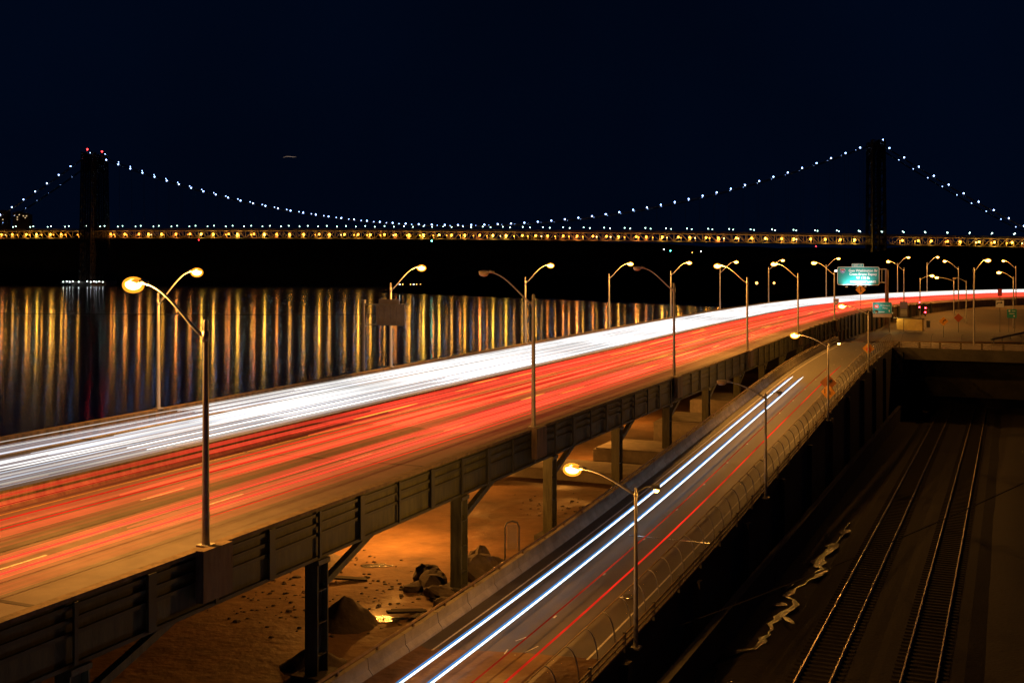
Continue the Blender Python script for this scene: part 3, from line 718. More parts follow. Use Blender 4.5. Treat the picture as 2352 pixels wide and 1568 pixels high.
# board on a looped frame beside the ramp
bf = empty('loop_frame_sign', (0.0, 66.8, ground_z(0, 66.8)), 0.15, 'narrow pale board on a looped pipe frame beside the ramp barrier', 'sign')
a = MB(); a.tube([(-0.42, 0, 0), (-0.42, 0, 2.5), (-0.3, 0, 2.75), (0, 0, 2.85), (0.3, 0, 2.75), (0.42, 0, 2.5), (0.42, 0, 0)], 0.05, 8); a.build('frame', M['galv_dark'], bf)
a = MB(); a.box((0, 0, 1.9), (0.6, 0.04, 1.5)); a.build('board', M['tan'], bf)
# puddles
def puddle(x, y, rx, ry, label, seed, rz=0.0, z=None, group='puddles'):
    mb = MB(); N = 36; mb.v.append((0, 0, 0))
    for k in range(N):
        a = 2 * PI * k / N; q = 1 + 0.5 * noise.noise(Vector((math.cos(a) * 1.5, math.sin(a) * 1.5, seed)))
        mb.v.append((rx * q * math.cos(a), ry * q * math.sin(a), 0))
    for k in range(N): mb.f.append((0, 1 + k, 1 + (k + 1) % N))
    o = mb.build('puddle', PUD, None); zz = max(ground_z(x + dx, y + dy) for dx in (-rx, 0, rx) for dy in (-ry, 0, ry)) if z is None else z
    o.location = (x, y, zz + 0.02); o.rotation_euler = (0, 0, rz); return tag(o, label, 'puddle', group)
PUD = mat('puddle_water', (0.02, 0.016, 0.012), 0.24, var=0, bump=1.0, bscale=5)
puddle(-6.5, 60.5 - 3.2, 1.1, 0.5, 'shining puddle on the dirt between the first and second columns', 2)
puddle(-8.2, 67.5, 0.9, 0.5, 'small puddle by the gravel heap', 4)

# ------------------------------------------------------------ railway
def rail_z(y): return 8.3 - 0.013 * (y - 58)
def trk(y, w, dz=0.0): return Vector((0.44 * y + w, y, rail_z(y) + dz))
for ti, (wa, wb, lb) in enumerate(((-11.1, -9.25, 'left railway track nearer the ramp'), (-5.65, -3.8, 'right railway track farther from the ramp'))):
    tr = empty('railway_track', (0, 0, 0), 0, lb, 'railway track', 'railway tracks in the cutting')
    for w in (wa, wb):
        mb = MB(); ys = list(range(20, 184, 4)); prof = [(-0.07, 0.1), (0.07, 0.1), (0.02, 0.14), (0.02, 0.24), (0.04, 0.26), (0.04, 0.30), (-0.04, 0.30), (-0.04, 0.26), (-0.02, 0.24), (-0.02, 0.14)]
        n = len(prof); mb.v = [tuple(trk(y, w + a, z)) for y in ys for a, z in prof]
        mb.f = [(i * n + k, i * n + (k + 1) % n, (i + 1) * n + (k + 1) % n, (i + 1) * n + k) for i in range(len(ys) - 1) for k in range(n)]
        mb.build('rail', M['rail'], tr)
    y = 46.0
    for k in range(99):
        mb = MB(); c = trk(y, (wa + wb) / 2, 0.04); mb.box(c, (0.26, 2.75, 0.16), rz=RH); mb.build('tie', M['tie'], tr); y += 0.62
    mb = MB()
    while y < 182: c = trk(y, (wa + wb) / 2, 0.04); mb.box(c, (0.26, 2.75, 0.16), rz=RH); y += 0.62
    o = mb.build('far_ties', M['tie'], tr); o['kind'] = 'stuff'
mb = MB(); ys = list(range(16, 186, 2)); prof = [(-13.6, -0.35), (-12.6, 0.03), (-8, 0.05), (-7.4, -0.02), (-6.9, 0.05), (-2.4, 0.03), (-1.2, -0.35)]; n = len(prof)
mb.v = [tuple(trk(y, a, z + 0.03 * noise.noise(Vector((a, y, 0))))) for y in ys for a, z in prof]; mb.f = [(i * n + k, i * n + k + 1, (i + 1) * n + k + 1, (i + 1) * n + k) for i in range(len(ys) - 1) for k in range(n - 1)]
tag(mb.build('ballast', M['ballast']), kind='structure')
# water lying along the foot of the ramp wall
for i, (x, y, rx, ry, rz) in enumerate([(10.1, 60.5, 0.5, 1.2, -0.4), (11.2, 58.2, 0.25, 1.0, -0.2), (17.2, 72.6, 0.9, 0.45, 0.1), (18.9, 77.2, 0.45, 1.5, -0.5), (16.9, 69.4, 0.35, 0.9, 0.2), (22.6, 83, 0.5, 1.6, -0.6), (25.1, 88.5, 0.8, 1.0, -0.6), (27.5, 93.5, 0.7, 1.2, -0.7)]):
    puddle(x, y, rx * 0.62, ry * 0.8, f'{ordn[i]} glinting puddle in the trackside runoff, counted from the camera', i + 11, rz, z=max(rail_z(y), ground_z(x, y)) + 0.07, group='trackside puddles')

ro = MB(); prev = None; P = [(9.6, 56), (10.6, 59), (11.2, 62), (14.0, 64.5), (15.2, 67), (16.4, 70), (18.2, 72.5), (18.3, 75), (20.3, 78), (22.2, 81), (22.6, 84), (25.0, 88), (26.8, 92), (28.9, 97)]
cp = catmull(P, 6); rows_ = []
for i, c in enumerate(cp):
    d = (cp[min(i + 1, len(cp) - 1)] - cp[max(i - 1, 0)]).normalized(); nn_ = Vector((d.y, -d.x)); w_ = 0.05 + 0.42 * max(0, noise.noise(Vector((i * 0.23, 3.3, 0))) + 0.2)
    j_ = 0.35 * noise.noise(Vector((i * 0.5, 8, 0)))
    for sg in (-1, 1): q = c + nn_ * (sg * w_ + j_); ro.v.append((q.x, q.y, max(rail_z(q.y), ground_z(q.x, q.y)) + 0.06))
ro.f = [(2 * i, 2 * i + 1, 2 * i + 3, 2 * i + 2) for i in range(len(cp) - 1)]
tag(ro.build('puddle', PUD), 'long winding trickle of runoff glinting between the ramp wall and the tracks', 'puddle')
r2 = random.Random(5); sc_ = MB()
for k in range(420):
    D_ = r2.uniform(44, 120); kx, kd = r2.choice(((-5.2, 62.5), (-11.6, 68.5), (-9.5, 58), (-2.5, 61.5), (3.5, 84), (-14, 62))); D_ = kd + r2.gauss(0, 2.0); x_ = min(0.44 * D_ - 29.2, kx + r2.gauss(0, 1.9)); c = (x_, D_, ground_z(x_, D_) + 0.01); q = r2.uniform(0.03, 0.12) * (1 if r2.random() < 0.93 else 2)
    sc_.ball(c, q, 5, 4, (r2.uniform(0.7, 1.6), 1, r2.uniform(0.4, 0.9)))
tag(sc_.build('gravel', M['rock']), 'loose stones and rubble scattered on the dirt under the viaduct', 'gravel', kind='stuff')
for k, (x_, D_, L_, rz_) in enumerate([(-5.4, 58.0, 2.2, 0.5), (-4.6, 57.2, 1.6, 1.4), (-9.5, 64, 2.6, 0.2), (-3.6, 60.3, 1.4, 2.2)]):
    a = MB(); a.box((0, 0, 0.12), (L_, 0.28, 0.1)); a.box((0.2, 0.35, 0.06), (L_ * 0.8, 0.2, 0.08)); o = a.build('plank', M['tie'], None); o.location = (x_, D_, ground_z(x_, D_) + 0.1); o.rotation_euler = (0.1, 0.12, rz_)
    tag(o, f'{("dark planks crossed", "short planks tipped", "long loose planks", "broken planks propped")[k]} on the dirt {("left of the rubble", "below the rubble", "near the gravel heap", "against the boulders")[k]}', 'plank', 'loose planks under the viaduct')

# ------------------------------------------------------------ overpass
OR = RH - PI / 2
ov = empty('overpass', ramp(182, RAMP_W + 1.2, 0), OR, 'dark road overpass crossing the railway at the top of the ramp', 'overpass')
a = MB(); a.box((24, 2.0, -0.55), (52, 16, 1.0)); a.build('deck', M['asphalt_dark'], ov)
a = MB(); a.box((24, -6.35, -0.75), (52, 0.5, 1.7)); a.build('edge_beam', M['concrete_dark'], ov)
a = MB(); a.box((24, -6.35, 0.14), (52, 0.4, 0.12)); a.build('kerb', M['parapet'], ov)
for k in range(13):
    a = MB(); a.box((0.3 + 2.9 * k, -6.3, 0.62), (0.28, 0.28, 0.9)); a.build('post', M['girder_dark'], ov)
for z in (0.45, 0.75, 1.05):
    a = MB(); a.box((24, -6.42, z), (52, 0.07, 0.10)); a.build('railing', M['rail_pipe'], ov)
a = MB(); a.box((24, 9, -4.8), (60, 1.2, 7.6)); a.build('back_wall', M['concrete_dark'], ov)
a = MB(); a.box((0.3, 0, -3), (1.2, 15, 5)); a.build('abutment', M['concrete_dark'], ov)
tf = empty('overpass_fence', ramp(182, RAMP_W + 1.2, 0), OR, 'thin curved fence ribs above the overpass railing', 'fence')
for k in range(6):
    a = MB(); a.tube([(0.6 + 4.2 * k + 0.45 * (t / 6) ** 2 * 0.6, -6.15 + 0.5 * (t / 6) ** 2, 0.2 + 2.1 * math.sin(t / 6 * PI / 2)) for t in range(7)], 0.035, 6); a.build('rib', M['galv_dark'], tf)
# street behind it
tag_m = MB(); 
def street_pt(x, y): return Vector((x, y, ground_z(x, y)))
st = MB(); ys = [187.5 + 4 * k for k in range(22)]
for y in ys:
    for t in range(7): x = 0.44 * y - 26 + t * 8.0; st.v.append((x, y, ground_z(x, y) + 0.05))
st.f = [(i * 7 + k, i * 7 + k + 1, i * 7 + k + 8, i * 7 + k + 7) for i in range(len(ys) - 1) for k in range(6)]
tag(st.build('street', mat('street_asphalt', (0.075, 0.045, 0.028), 0.8, var=0.35, vscale=0.25, bump=0.3, bscale=6)), kind='structure')
gr = empty('guard_rail', (0, 0, 0), 0, 'long dark guard rail climbing across the street behind the overpass', 'guard rail')
pa = [(77, 182), (88, 197), (101, 214), (118, 236)]
pts = [Vector((x, y, ground_z(x, max(y, 188)) + 0.75)) for x, y in pa]
a = MB(); 
for p, q in zip(pts, pts[1:]): a.beam(p, q, 0.12, 0.32)
a.build('beam', M['galv_dark'], gr)
for p, q in zip(pts, pts[1:]):
    for t in (0.1, 0.4, 0.7): c = p.lerp(q, t); a = MB(); a.box((c.x, c.y, c.z - 0.35), (0.14, 0.14, 0.8)); a.build('post', M['galv_dark'], gr)
yw = empty('yellow_wall', (75.6, 215, 17.5), -0.95, 'low concrete wall lit bright yellow left of the red signals', 'wall')
a = MB(); a.box((0, 0, 1.0), (5.6, 0.4, 2.1)); a.build('wall_face', mat('ochre_concrete', (0.50, 0.36, 0.10), 0.8, var=0.3, vscale=0.5), yw)
a = MB(); a.box((-0.4, 0.1, 2.16), (6.4, 0.7, 0.16)); a.build('coping', M['concrete_dark'], yw)
a = MB(); a.box((-3.3, -1.2, 3.1), (0.3, 0.3, 0.12)); a.box((-3.3, -0.5, 3.1), (0.06, 1.4, 0.06)); hd = a.build('wall_lamp', M['galv_dark'], yw)
point('lamp_light', (-3.0, -1.3, 2.8), 260, (1, 0.60, 0.16), hd, 0.1)

# lamps of the street behind the overpass
def spx(X, Y, z): return (X, Y, z)
sl = [((84.7, 235, 17.2), -0.2, 9.8, 2.3, -0.9 + 1.5, 1, 'lit street lamp on the pole with the red signals', 2400),
      ((96.3, 240, 17.4), 2.9, 9.0, 2.2, 0.6, 0, 'unlit street lamp right of the red signals', 0),
      ((101.5, 260, 18.3), 2.7, 8.0, 3.6, 0.6, 1, 'lit street lamp low beyond the unlit one behind the overpass', 2400),
      ((101.0, 228, 17.2), 2.8, 10.2, 2.6, 0.9, 1, 'lit street lamp at the far right edge above the green street sign', 2400),
      ((71.0, 174.0, 17.4), -0.3, 12.0, 1.9, 1.2, 1, 'tallest lit lamp rising from the overpass railing', 3000)]
for (p, rz, H, arm, rise, lit, lb, pw) in sl:
    lamp('street_lamp', p, rz, H, arm, rise, lit, lb, 'lamps of the street behind the overpass', pw)

# ------------------------------------------------------------ signs
def rr_poly(w, h, r, n=5, x0=0, z0=0):
    out = []
    for cx, cz, a0 in ((w / 2 - r, h / 2 - r, 0), (-w / 2 + r, h / 2 - r, 90), (-w / 2 + r, -h / 2 + r, 180), (w / 2 - r, -h / 2 + r, 270)):
        for k in range(n + 1): a = math.radians(a0 + 90 * k / n); out.append((x0 + cx + r * math.cos(a), z0 + cz + r * math.sin(a)))
    return out
def shield_poly(w, h, x0=0, z0=0):
    P = [(-0.5, 0.34), (-0.42, 0.5), (-0.2, 0.44), (0, 0.5), (0.2, 0.44), (0.42, 0.5), (0.5, 0.34), (0.5, 0.0), (0.34, -0.3), (0, -0.5), (-0.34, -0.3), (-0.5, 0.0)]
    return [(x0 + w * x, z0 + h * z) for x, z in P][::-1]
# big overhead sign
s = s_at(237, -0.4); base = hw(s, -1.0, 0); hd = head(s) - PI / 2
gs = empty('overhead_sign', (base.x, base.y, base.z), hd + 0.10, 'large green lit overhead highway sign cantilevered over the red trails', 'road sign')
gs['label'] = 'large green lit overhead highway sign on an arm over the red trails'
H_ = 9.9
a = MB(); a.tube([(0, 0, -3), (0, 0, H_ - 1.4)], [0.42, 0.36], 12); a.build('post', mat('brown_post', (0.20, 0.13, 0.09), 0.6, 0.3), gs)
cz = base.z; zc = CAM_Z - 2.55 - base.z      # panel centre height
a = MB()
for dz in (-1.35, 1.45): a.beam((0, 0, zc + dz), (-9.6, 0, zc + dz), 0.16, 0.18)
for x in (-1.0, -3.2, -5.4, -7.6, -9.5): a.beam((x, 0, zc - 1.35), (x + 0.0, 0, zc + 1.45), 0.1, 0.1)
a.build('arm_truss', M['galv'], gs)
PX = -5.75
a = MB(); a.plate(rr_poly(8.6, 3.85, 0.35, x0=PX, z0=zc), -0.42, -0.30); pn = a.build('border', M['white'], gs)
a = MB(); a.plate(rr_poly(8.4, 3.65, 0.28, x0=PX, z0=zc), -0.425, -0.418); a.build('panel', M['green'], gs)
a = MB(); a.plate(rr_poly(2.4, 0.72, 0.1, x0=PX - 0.1, z0=zc + 2.25), -0.42, -0.30); a.build('tab_border', M['white'], gs)
a = MB(); a.plate(rr_poly(2.26, 0.6, 0.06, x0=PX - 0.1, z0=zc + 2.25), -0.425, -0.418); a.build('tab', M['green'], gs)
text_mesh('EXIT 14', 0.50, M['white'], gs, (PX - 0.1, -0.432, zc + 2.25), bold=0.012)
for t, dz, sz in (('Geo Washington Br', 1.12, 0.74), ('Cross Bronx Expwy', 0.36, 0.70), ('W 178 St', -0.42, 0.72), ('USE 2 RIGHT LANES', -1.22, 0.60)):
    text_mesh(t, sz, M['white'], gs, (PX + 1.0, -0.432, zc + dz), bold=0.014, sx=0.98 if sz > 0.6 else 1.0)
a = MB(); a.plate(shield_poly(1.05, 1.0, PX - 3.2, zc + 1.0), -0.436, -0.426); a.build('route_shield', M['white'], gs)
a = MB(); a.plate(shield_poly(0.93, 0.88, PX - 3.2, zc + 0.98), -0.441, -0.4365); a.build('shield_field', M['blue'], gs)
a = MB(); a.plate([(PX - 3.6, zc + 1.2), (PX - 2.8, zc + 1.2), (PX - 2.84, zc + 1.38), (PX - 3.56, zc + 1.38)], -0.447, -0.4415); a.build('shield_band', M['red'], gs)
text_mesh('95', 0.5, M['white'], gs, (PX - 3.2, -0.450, zc + 0.93), bold=0.012)
for k, dx in enumerate((-2.2, 0.0, 1.6)):
    a = MB(); a.beam((PX + dx, -0.3, zc - 1.95), (PX + dx, -1.6, zc - 2.25), 0.06, 0.06); a.box((PX + dx, -1.6, zc - 2.3), (0.5, 0.3, 0.2)); fo = a.build('sign_light', M['galv'], gs)
    ld = bpy.data.lights.new('sign_lamp', 'SPOT'); ld.energy = (350, 1000, 350)[k]; ld.color = (0.85, 1, 0.95); ld.spot_size = 2.4; ld.spot_blend = 0.8; ld.shadow_soft_size = 0.1
    lo = bpy.data.objects.new('lamp_light', ld); S.collection.objects.link(lo); lo.parent = fo; lo.location = (PX + dx, -1.6, zc - 2.05); lo.rotation_euler = (math.radians(180 - 42), 0, 0)

# back of a sign on the river side
s = s_at(103.7, HW_W + 0.6); base = hw(s, HW_W + 0.75, 0); 
bs = empty('sign_back', base, head(s) - PI / 2, 'dark back of a cantilever road sign in front of the river', 'road sign')
a = MB(); a.tube([(0, 0, -2), (0, 0, 7.3)], [0.16, 0.12], 10); a.build('post', M['galv_dark'], bs)
a = MB(); 
for z in (5.1, 6.95): a.beam((0, 0, z), (4.3, 0, z), 0.09, 0.1)
a.beam((4.2, 0, 5.0), (4.2, 0, 7.0), 0.09, 0.09); a.box((0, 0, 7.2), (0.35, 0.3, 0.3)); a.box((0, 0, 5.0), (0.35, 0.3, 0.3)); a.build('arm', M['galv_dark'], bs)
a = MB(); a.plate(rr_poly(3.0, 1.9, 0.15, x0=2.75, z0=6.05), 0.08, 0.16); a.plate(rr_poly(2.1, 0.45, 0.06, x0=2.6, z0=7.2), 0.08, 0.16)
for x in (1.5, 2.1, 2.75, 3.4, 4.0): a.box((x, 0.05, 6.05), (0.05, 0.06, 1.8))
for z in (5.5, 6.6): a.box((2.75, 0.03, z), (2.9, 0.05, 0.06))
a.build('panel_back', M['sign_back'], bs)

def arrow_poly(kind):
    if kind == 'curve': return [(-0.16, -0.34), (-0.04, -0.34), (-0.02, -0.08), (0.08, 0.06), (0.16, 0.10), (0.14, -0.04), (0.40, 0.18), (0.22, 0.40), (0.17, 0.26), (0.0, 0.20), (-0.12, 0.06)]
    return [(-0.05, -0.36), (0.05, -0.36), (0.05, -0.15), (0.2, -0.28), (0.24, -0.22), (0.05, 0.02), (0.05, 0.2), (0.15, 0.2), (0, 0.42), (-0.15, 0.2), (-0.05, 0.2)]
def diamond(name, loc, rz, size, label, sym, m=None, parent_h=None, group='diamond warning signs', post=True, cz=0.0):
    r_ = empty(name, loc, rz, label, 'road sign', group); h = cz
    if post: a = MB(); a.tube([(0, 0.05, 0), (0, 0.05, h + size * 0.6)], 0.045, 8); a.build('post', M['galv_dark'], r_)
    q = size * 0.707
    a = MB(); a.plate([(0, h - q), (q, h), (0, h + q), (-q, h)], -0.05, -0.02); a.build('panel', m or M['amber'], r_)
    k = q * 0.93
    if sym in ('curve', 'merge'):
        a = MB(); a.plate([(x * size * 0.95, h + z * size * 0.95) for x, z in arrow_poly(sym)], -0.062, -0.052); a.build('arrow', M['black'], r_)
    elif sym == 'stop':
        a = MB(); a.plate([(0.27 * size * math.cos(t * PI / 4 + PI / 8), h - 0.1 * size + 0.27 * size * math.sin(t * PI / 4 + PI / 8)) for t in range(8)], -0.062, -0.052); a.build('octagon', M['red'], r_)
        a = MB(); a.plate([(-0.05 * size, h + 0.22 * size), (0.05 * size, h + 0.22 * size), (0.05 * size, h + 0.38 * size), (0.14 * size, h + 0.38 * size), (0, h + 0.52 * size), (-0.14 * size, h + 0.38 * size), (-0.05 * size, h + 0.38 * size)], -0.062, -0.052); a.build('arrow', M['black'], r_)
    elif sym:
        text_mesh(sym, size * 0.42, M['black'], r_, (0.08, -0.064, h - 0.05), bold=0.01)
    return r_
s = s_at(217, -0.5); p = hw(s, -0.6, 0.3)
diamond('merge_sign', p, head(s) - PI / 2, 1.35, 'amber diamond merge sign on a tall post before the green overhead sign', 'merge', cz=4.6)
p = ramp(110 + 10 * TX, RAMP_W + 0.72, 0)
c1 = diamond('curve_sign', p, OR - 0.05, 1.15, 'dull orange diamond with a right curve arrow, upper of two on the third ramp lamp', 'curve', post=False, cz=3.45, m=mat('sign_dull_orange', (0.40, 0.15, 0.04), 0.6, var=0.2))
c2 = diamond('speed_sign', (p.x - 0.02, p.y - 0.10, p.z), OR - 0.35, 1.1, 'amber diamond reading 20, lower of two on the third ramp lamp', '20', post=False, cz=2.55)
a = MB(); a.plate([(x * 0.55 - 0.38, 2.62 + z * 0.6) for x, z in arrow_poly('merge')], -0.062, -0.052); a.build('arrow', M['black'], c2)
p = ramp(141 + 10 * TX, RAMP_W + 0.74, 0)
diamond('stop_ahead_sign', p, OR, 1.05, 'small amber diamond with a red stop symbol on the fourth ramp lamp', 'stop', post=False, cz=2.8)
# route shield on the sixth lamp
s = s_at(193, -0.2); p = hw(s, -0.45, 0.45)
rs = empty('route_sign', (p.x, p.y - 0.2, p.z), head(s) - PI / 2, 'small pale blue route shield on the sixth lamp of the open side', 'road sign')
a = MB(); a.plate(shield_poly(0.95, 1.15, 0, 3.1), -0.1, -0.06); a.build('shield', M['white'], rs)
a = MB(); a.plate(shield_poly(0.84, 1.02, 0, 3.09), -0.108, -0.102); a.build('shield_field', M['lilac'], rs)
text_mesh('95', 0.42, M['white'], rs, (0, -0.118, 3.0), bold=0.01)
# green guide sign at the top of the ramp
p = Vector((70.0, 214.0, 17.0))
g2 = empty('guide_sign', p, -0.30, 'green parkway guide sign above a tan board at the top of the ramp', 'road sign')
a = MB(); 
for x in (-1.3, 1.3): a.tube([(x, 0, 0), (x, 0, 5.7)], 0.07, 8)
a.build('posts', M['galv_dark'], g2)
a = MB(); a.plate(rr_poly(3.45, 2.15, 0.12, z0=4.7), -0.14, -0.08); a.build('border', M['white'], g2)
a = MB(); a.plate(rr_poly(3.37, 2.07, 0.10, z0=4.7), -0.146, -0.141); a.build('panel', M['green'], g2)
a = MB(); a.box((0, -0.1, 3.22), (3.4, 0.06, 0.6)); a.build('tan_board', M['tan'], g2)
a = MB(); a.plate([(-1.05 + 0.45 * math.cos(t * PI / 8), 4.95 + 0.38 * math.sin(t * PI / 8)) for t in range(16)], -0.156, -0.148); a.build('route_marker', M['red'], g2)
text_mesh('9A', 0.38, M['white'], g2, (-1.05, -0.162, 4.95))
text_mesh('H Hudson', 0.42, M['white'], g2, (0.55, -0.156, 5.15)); text_mesh('Pkwy', 0.42, M['white'], g2, (0.5, -0.156, 4.66))
a = MB(); a.box((-0.5, -0.16, 3.95), (1.8, 0.012, 0.10)); a.plate([(1.2, 3.9), (1.3, 3.9), (1.3, 4.15), (1.42, 4.15), (1.25, 4.35), (1.08, 4.15), (1.2, 4.15)], -0.16, -0.15); a.build('underline', M['white'], g2)
a = MB(); a.beam((-1.6, -0.2, 5.75), (-1.6, -0.9, 5.75), 0.05, 0.05); a.box((-1.5, -0.9, 5.75), (0.3, 0.2, 0.14)); fo = a.build('sign_light', M['galv'], g2)
point('lamp_light', (-0.9, -1.4, 5.0), 60, (1, 0.95, 0.8), fo, 0.08)
b2 = empty('information_board', (74.4, 215.0, 17.0), -0.32, 'lilac and grey information board right of the green guide sign', 'road sign')
a = MB(); a.tube([(0, 0, 0), (0, 0, 5.9)], 0.06, 8); a.build('post', M['galv_dark'], b2)
a = MB(); a.box((0, -0.1, 5.2), (1.35, 0.05, 1.3)); a.build('upper_panel', M['lilac'], b2)
a = MB(); a.box((0, -0.1, 3.75), (1.35, 0.05, 1.5)); a.build('lower_panel', mat('grey_panel', (0.22, 0.22, 0.24), 0.6), b2)
a = MB()
for z in (4.2, 3.9, 3.6): a.box((0, -0.13, z), (1.1, 0.01, 0.08))
a.build('lines', M['white'], b2)
diamond('arrow_sign', (75.3, 197.5, 17.0), -0.32, 1.1, 'small yellow arrow sign below the lilac information board', 'curve', cz=3.0)
# signs beyond the overpass
diamond('work_sign', (83.6, 212.0, 17.2), -0.35, 1.15, 'orange diamond work sign right of the red signals', None, m=M['orange'], cz=2.7)
ws = empty('lane_sign', (91.8, 213, 17.2), -0.4, 'white square sign with a black arrow above the green street sign', 'road sign')
a = MB(); a.tube([(0, 0, 0), (0, 0, 5.9)], 0.06, 8); a.build('post', M['galv_dark'], ws)
a = MB(); a.box((0, -0.09, 5.3), (1.4, 0.05, 1.35)); a.build('panel', M['white'], ws)
a = MB(); a.plate([(-0.5, 5.15), (-0.3, 5.4), (0.15, 5.45), (0.12, 5.3), (0.5, 5.5), (0.2, 5.75), (0.17, 5.6), (-0.4, 5.55), (-0.62, 5.25)], -0.13, -0.12); a.build('arrow', M['black'], ws)
a = MB(); a.box((0, -0.09, 7.4), (0.75, 0.05, 1.3)); a.tube([(0, 0, 5.9), (0, 0, 8)], 0.05, 6); a.build('red_panel', M['red'], ws)
g3 = empty('street_sign', (93.6, 212, 17.2), -0.4, 'small green street sign below the white arrow sign', 'road sign')
a = MB(); a.tube([(-0.5, 0, 0), (-0.5, 0, 4.3)], 0.05, 8); a.tube([(0.5, 0, 0), (0.5, 0, 4.3)], 0.05, 8); a.build('posts', M['galv_dark'], g3)
a = MB(); a.box((0, -0.09, 3.5), (1.65, 0.05, 1.65)); a.build('panel', M['green'], g3)
a = MB(); a.plate([(-0.4 + 0.18 * math.cos(t * PI / 5), 4.0 + 0.18 * math.sin(t * PI / 5)) for t in range(10)], -0.13, -0.12); a.box((0.3, -0.125, 3.98), (0.6, 0.01, 0.1)); a.box((0.0, -0.125, 3.5), (0.9, 0.01, 0.1)); a.box((0.4, -0.125, 3.05), (0.25, 0.01, 0.25)); a.build('marks', M['white'], g3)

# signals
for i, (x, y, z, lb) in enumerate([(83.9, 233, 22.1, 'left upper red signal on the signal pole'), (83.85, 233, 21.1, 'left lower red signal on the signal pole'), (84.75, 232, 21.0, 'right upper red signal on the signal pole'), (84.7, 232, 20.1, 'right lower red signal on the signal pole')]):
    r_ = empty('traffic_signal', (x, y, z), -0.35, lb, 'traffic signal', 'red signals')
    a = MB(); a.box((0, 0, -0.3), (0.32, 0.22, 0.95)); a.box((0, -0.18, 0.12), (0.3, 0.16, 0.03)); a.build('housing', M['black'], r_)
    a = MB(); a.ball((0, -0.13, 0.0), 0.15, 10, 6, (1, 0.6, 1)); a.build('red_lens', M['redlens'], r_)
    a = MB(); a.ball((0, -0.11, -0.3), 0.10, 8, 6, (1, 0.4, 1)); a.ball((0, -0.11, -0.6), 0.10, 8, 6, (1, 0.4, 1)); a.build('dark_lens', M['girder_dark'], r_)
point_red = empty('signal_cabinet', (84.4, 229.5, 17.1), -0.3, 'small dark signal cabinet below the red signals', 'cabinet')
a = MB(); a.box((0, 0, 0.7), (0.7, 0.5, 1.4)); a.box((0, 0, 1.43), (0.8, 0.6, 0.06)); a.build('case', M['galv_dark'], point_red)

# ------------------------------------------------------------ suspension bridge
TL = Vector((-582, 1579, 0)); TR_ = Vector((458, 1425, 0))
AX = (TR_ - TL).normalized(); SPAN = (TR_ - TL).length; PN = Vector((-AX.y, AX.x, 0))      # PN points away from the camera
BR = empty('suspension_bridge', (0, 0, 0), 0, 'long suspension bridge with necklace lights spanning the far river', 'bridge')
def bp(t, w, z): q = TL + AX * t + PN * w; return Vector((q.x, q.y, z))
def deck_z(t):    # underside of the truss
    f = t / SPAN; return 66 + (54.5 - 66) * f + 10.0 * f * (1 - f) * 1.0
def cable_z(t):
    if 0 <= t <= SPAN:
        f = t / SPAN; low = 79.5; e = 181.5; k = 4 * (e - low); return e - k * f * (1 - f)
    d = -t if t < 0 else t - SPAN; sl_ = 0.60 if t < 0 else 0.60
    return 181.5 - sl_ * d + 0.00045 * d * (220 - d) * -1
T0, T1 = -225.0, SPAN + 240
HALF = 16.0
# deck
for nm, dz0, dz1 in (('upper_deck', 9.6, 10.8), ('lower_deck', -0.9, 0.3)):
    mb = MB(); ts = [T0 + (T1 - T0) * k / 60 for k in range(61)]
    for t in ts: mb.v += [tuple(bp(t, w, deck_z(t) + z)) for w, z in ((-HALF, dz0), (HALF, dz0), (HALF, dz1), (-HALF, dz1))]
    mb.f = [(i * 4 + k, i * 4 + (k + 1) % 4, i * 4 + 4 + (k + 1) % 4, i * 4 + 4 + k) for i in range(60) for k in range(4)]
    mb.build(nm, M['bridge_steel'], BR)
for side, w in (('near', -HALF + 0.4), ('far', HALF - 0.4)):
    mb = MB(); t = T0; i = 0
    while t < T1 - 9.15:
        z0, z1 = deck_z(t), deck_z(t + 9.15)
        mb.beam(bp(t, w, z0), bp(t, w, z0 + 9.6), 0.5, 0.5)
        if i % 2 == 0: mb.beam(bp(t, w, z0), bp(t + 9.15, w, z1 + 9.6), 0.55, 0.55)
        else: mb.beam(bp(t, w, z0 + 9.6), bp(t + 9.15, w, z1), 0.55, 0.55)
        t += 9.15; i += 1
    mb.build('stiffening_truss', M['bridge_steel'], BR)
mb = MB(); t = T0
while t < T1 - 3:
    for w in (-HALF,): mb.beam(bp(t, w, deck_z(t) + 11.9), bp(t + 9.15, w, deck_z(t + 9.15) + 11.9), 0.2, 1.1)
    t += 9.15
mb.build('parapet', M['bridge_steel'], BR)
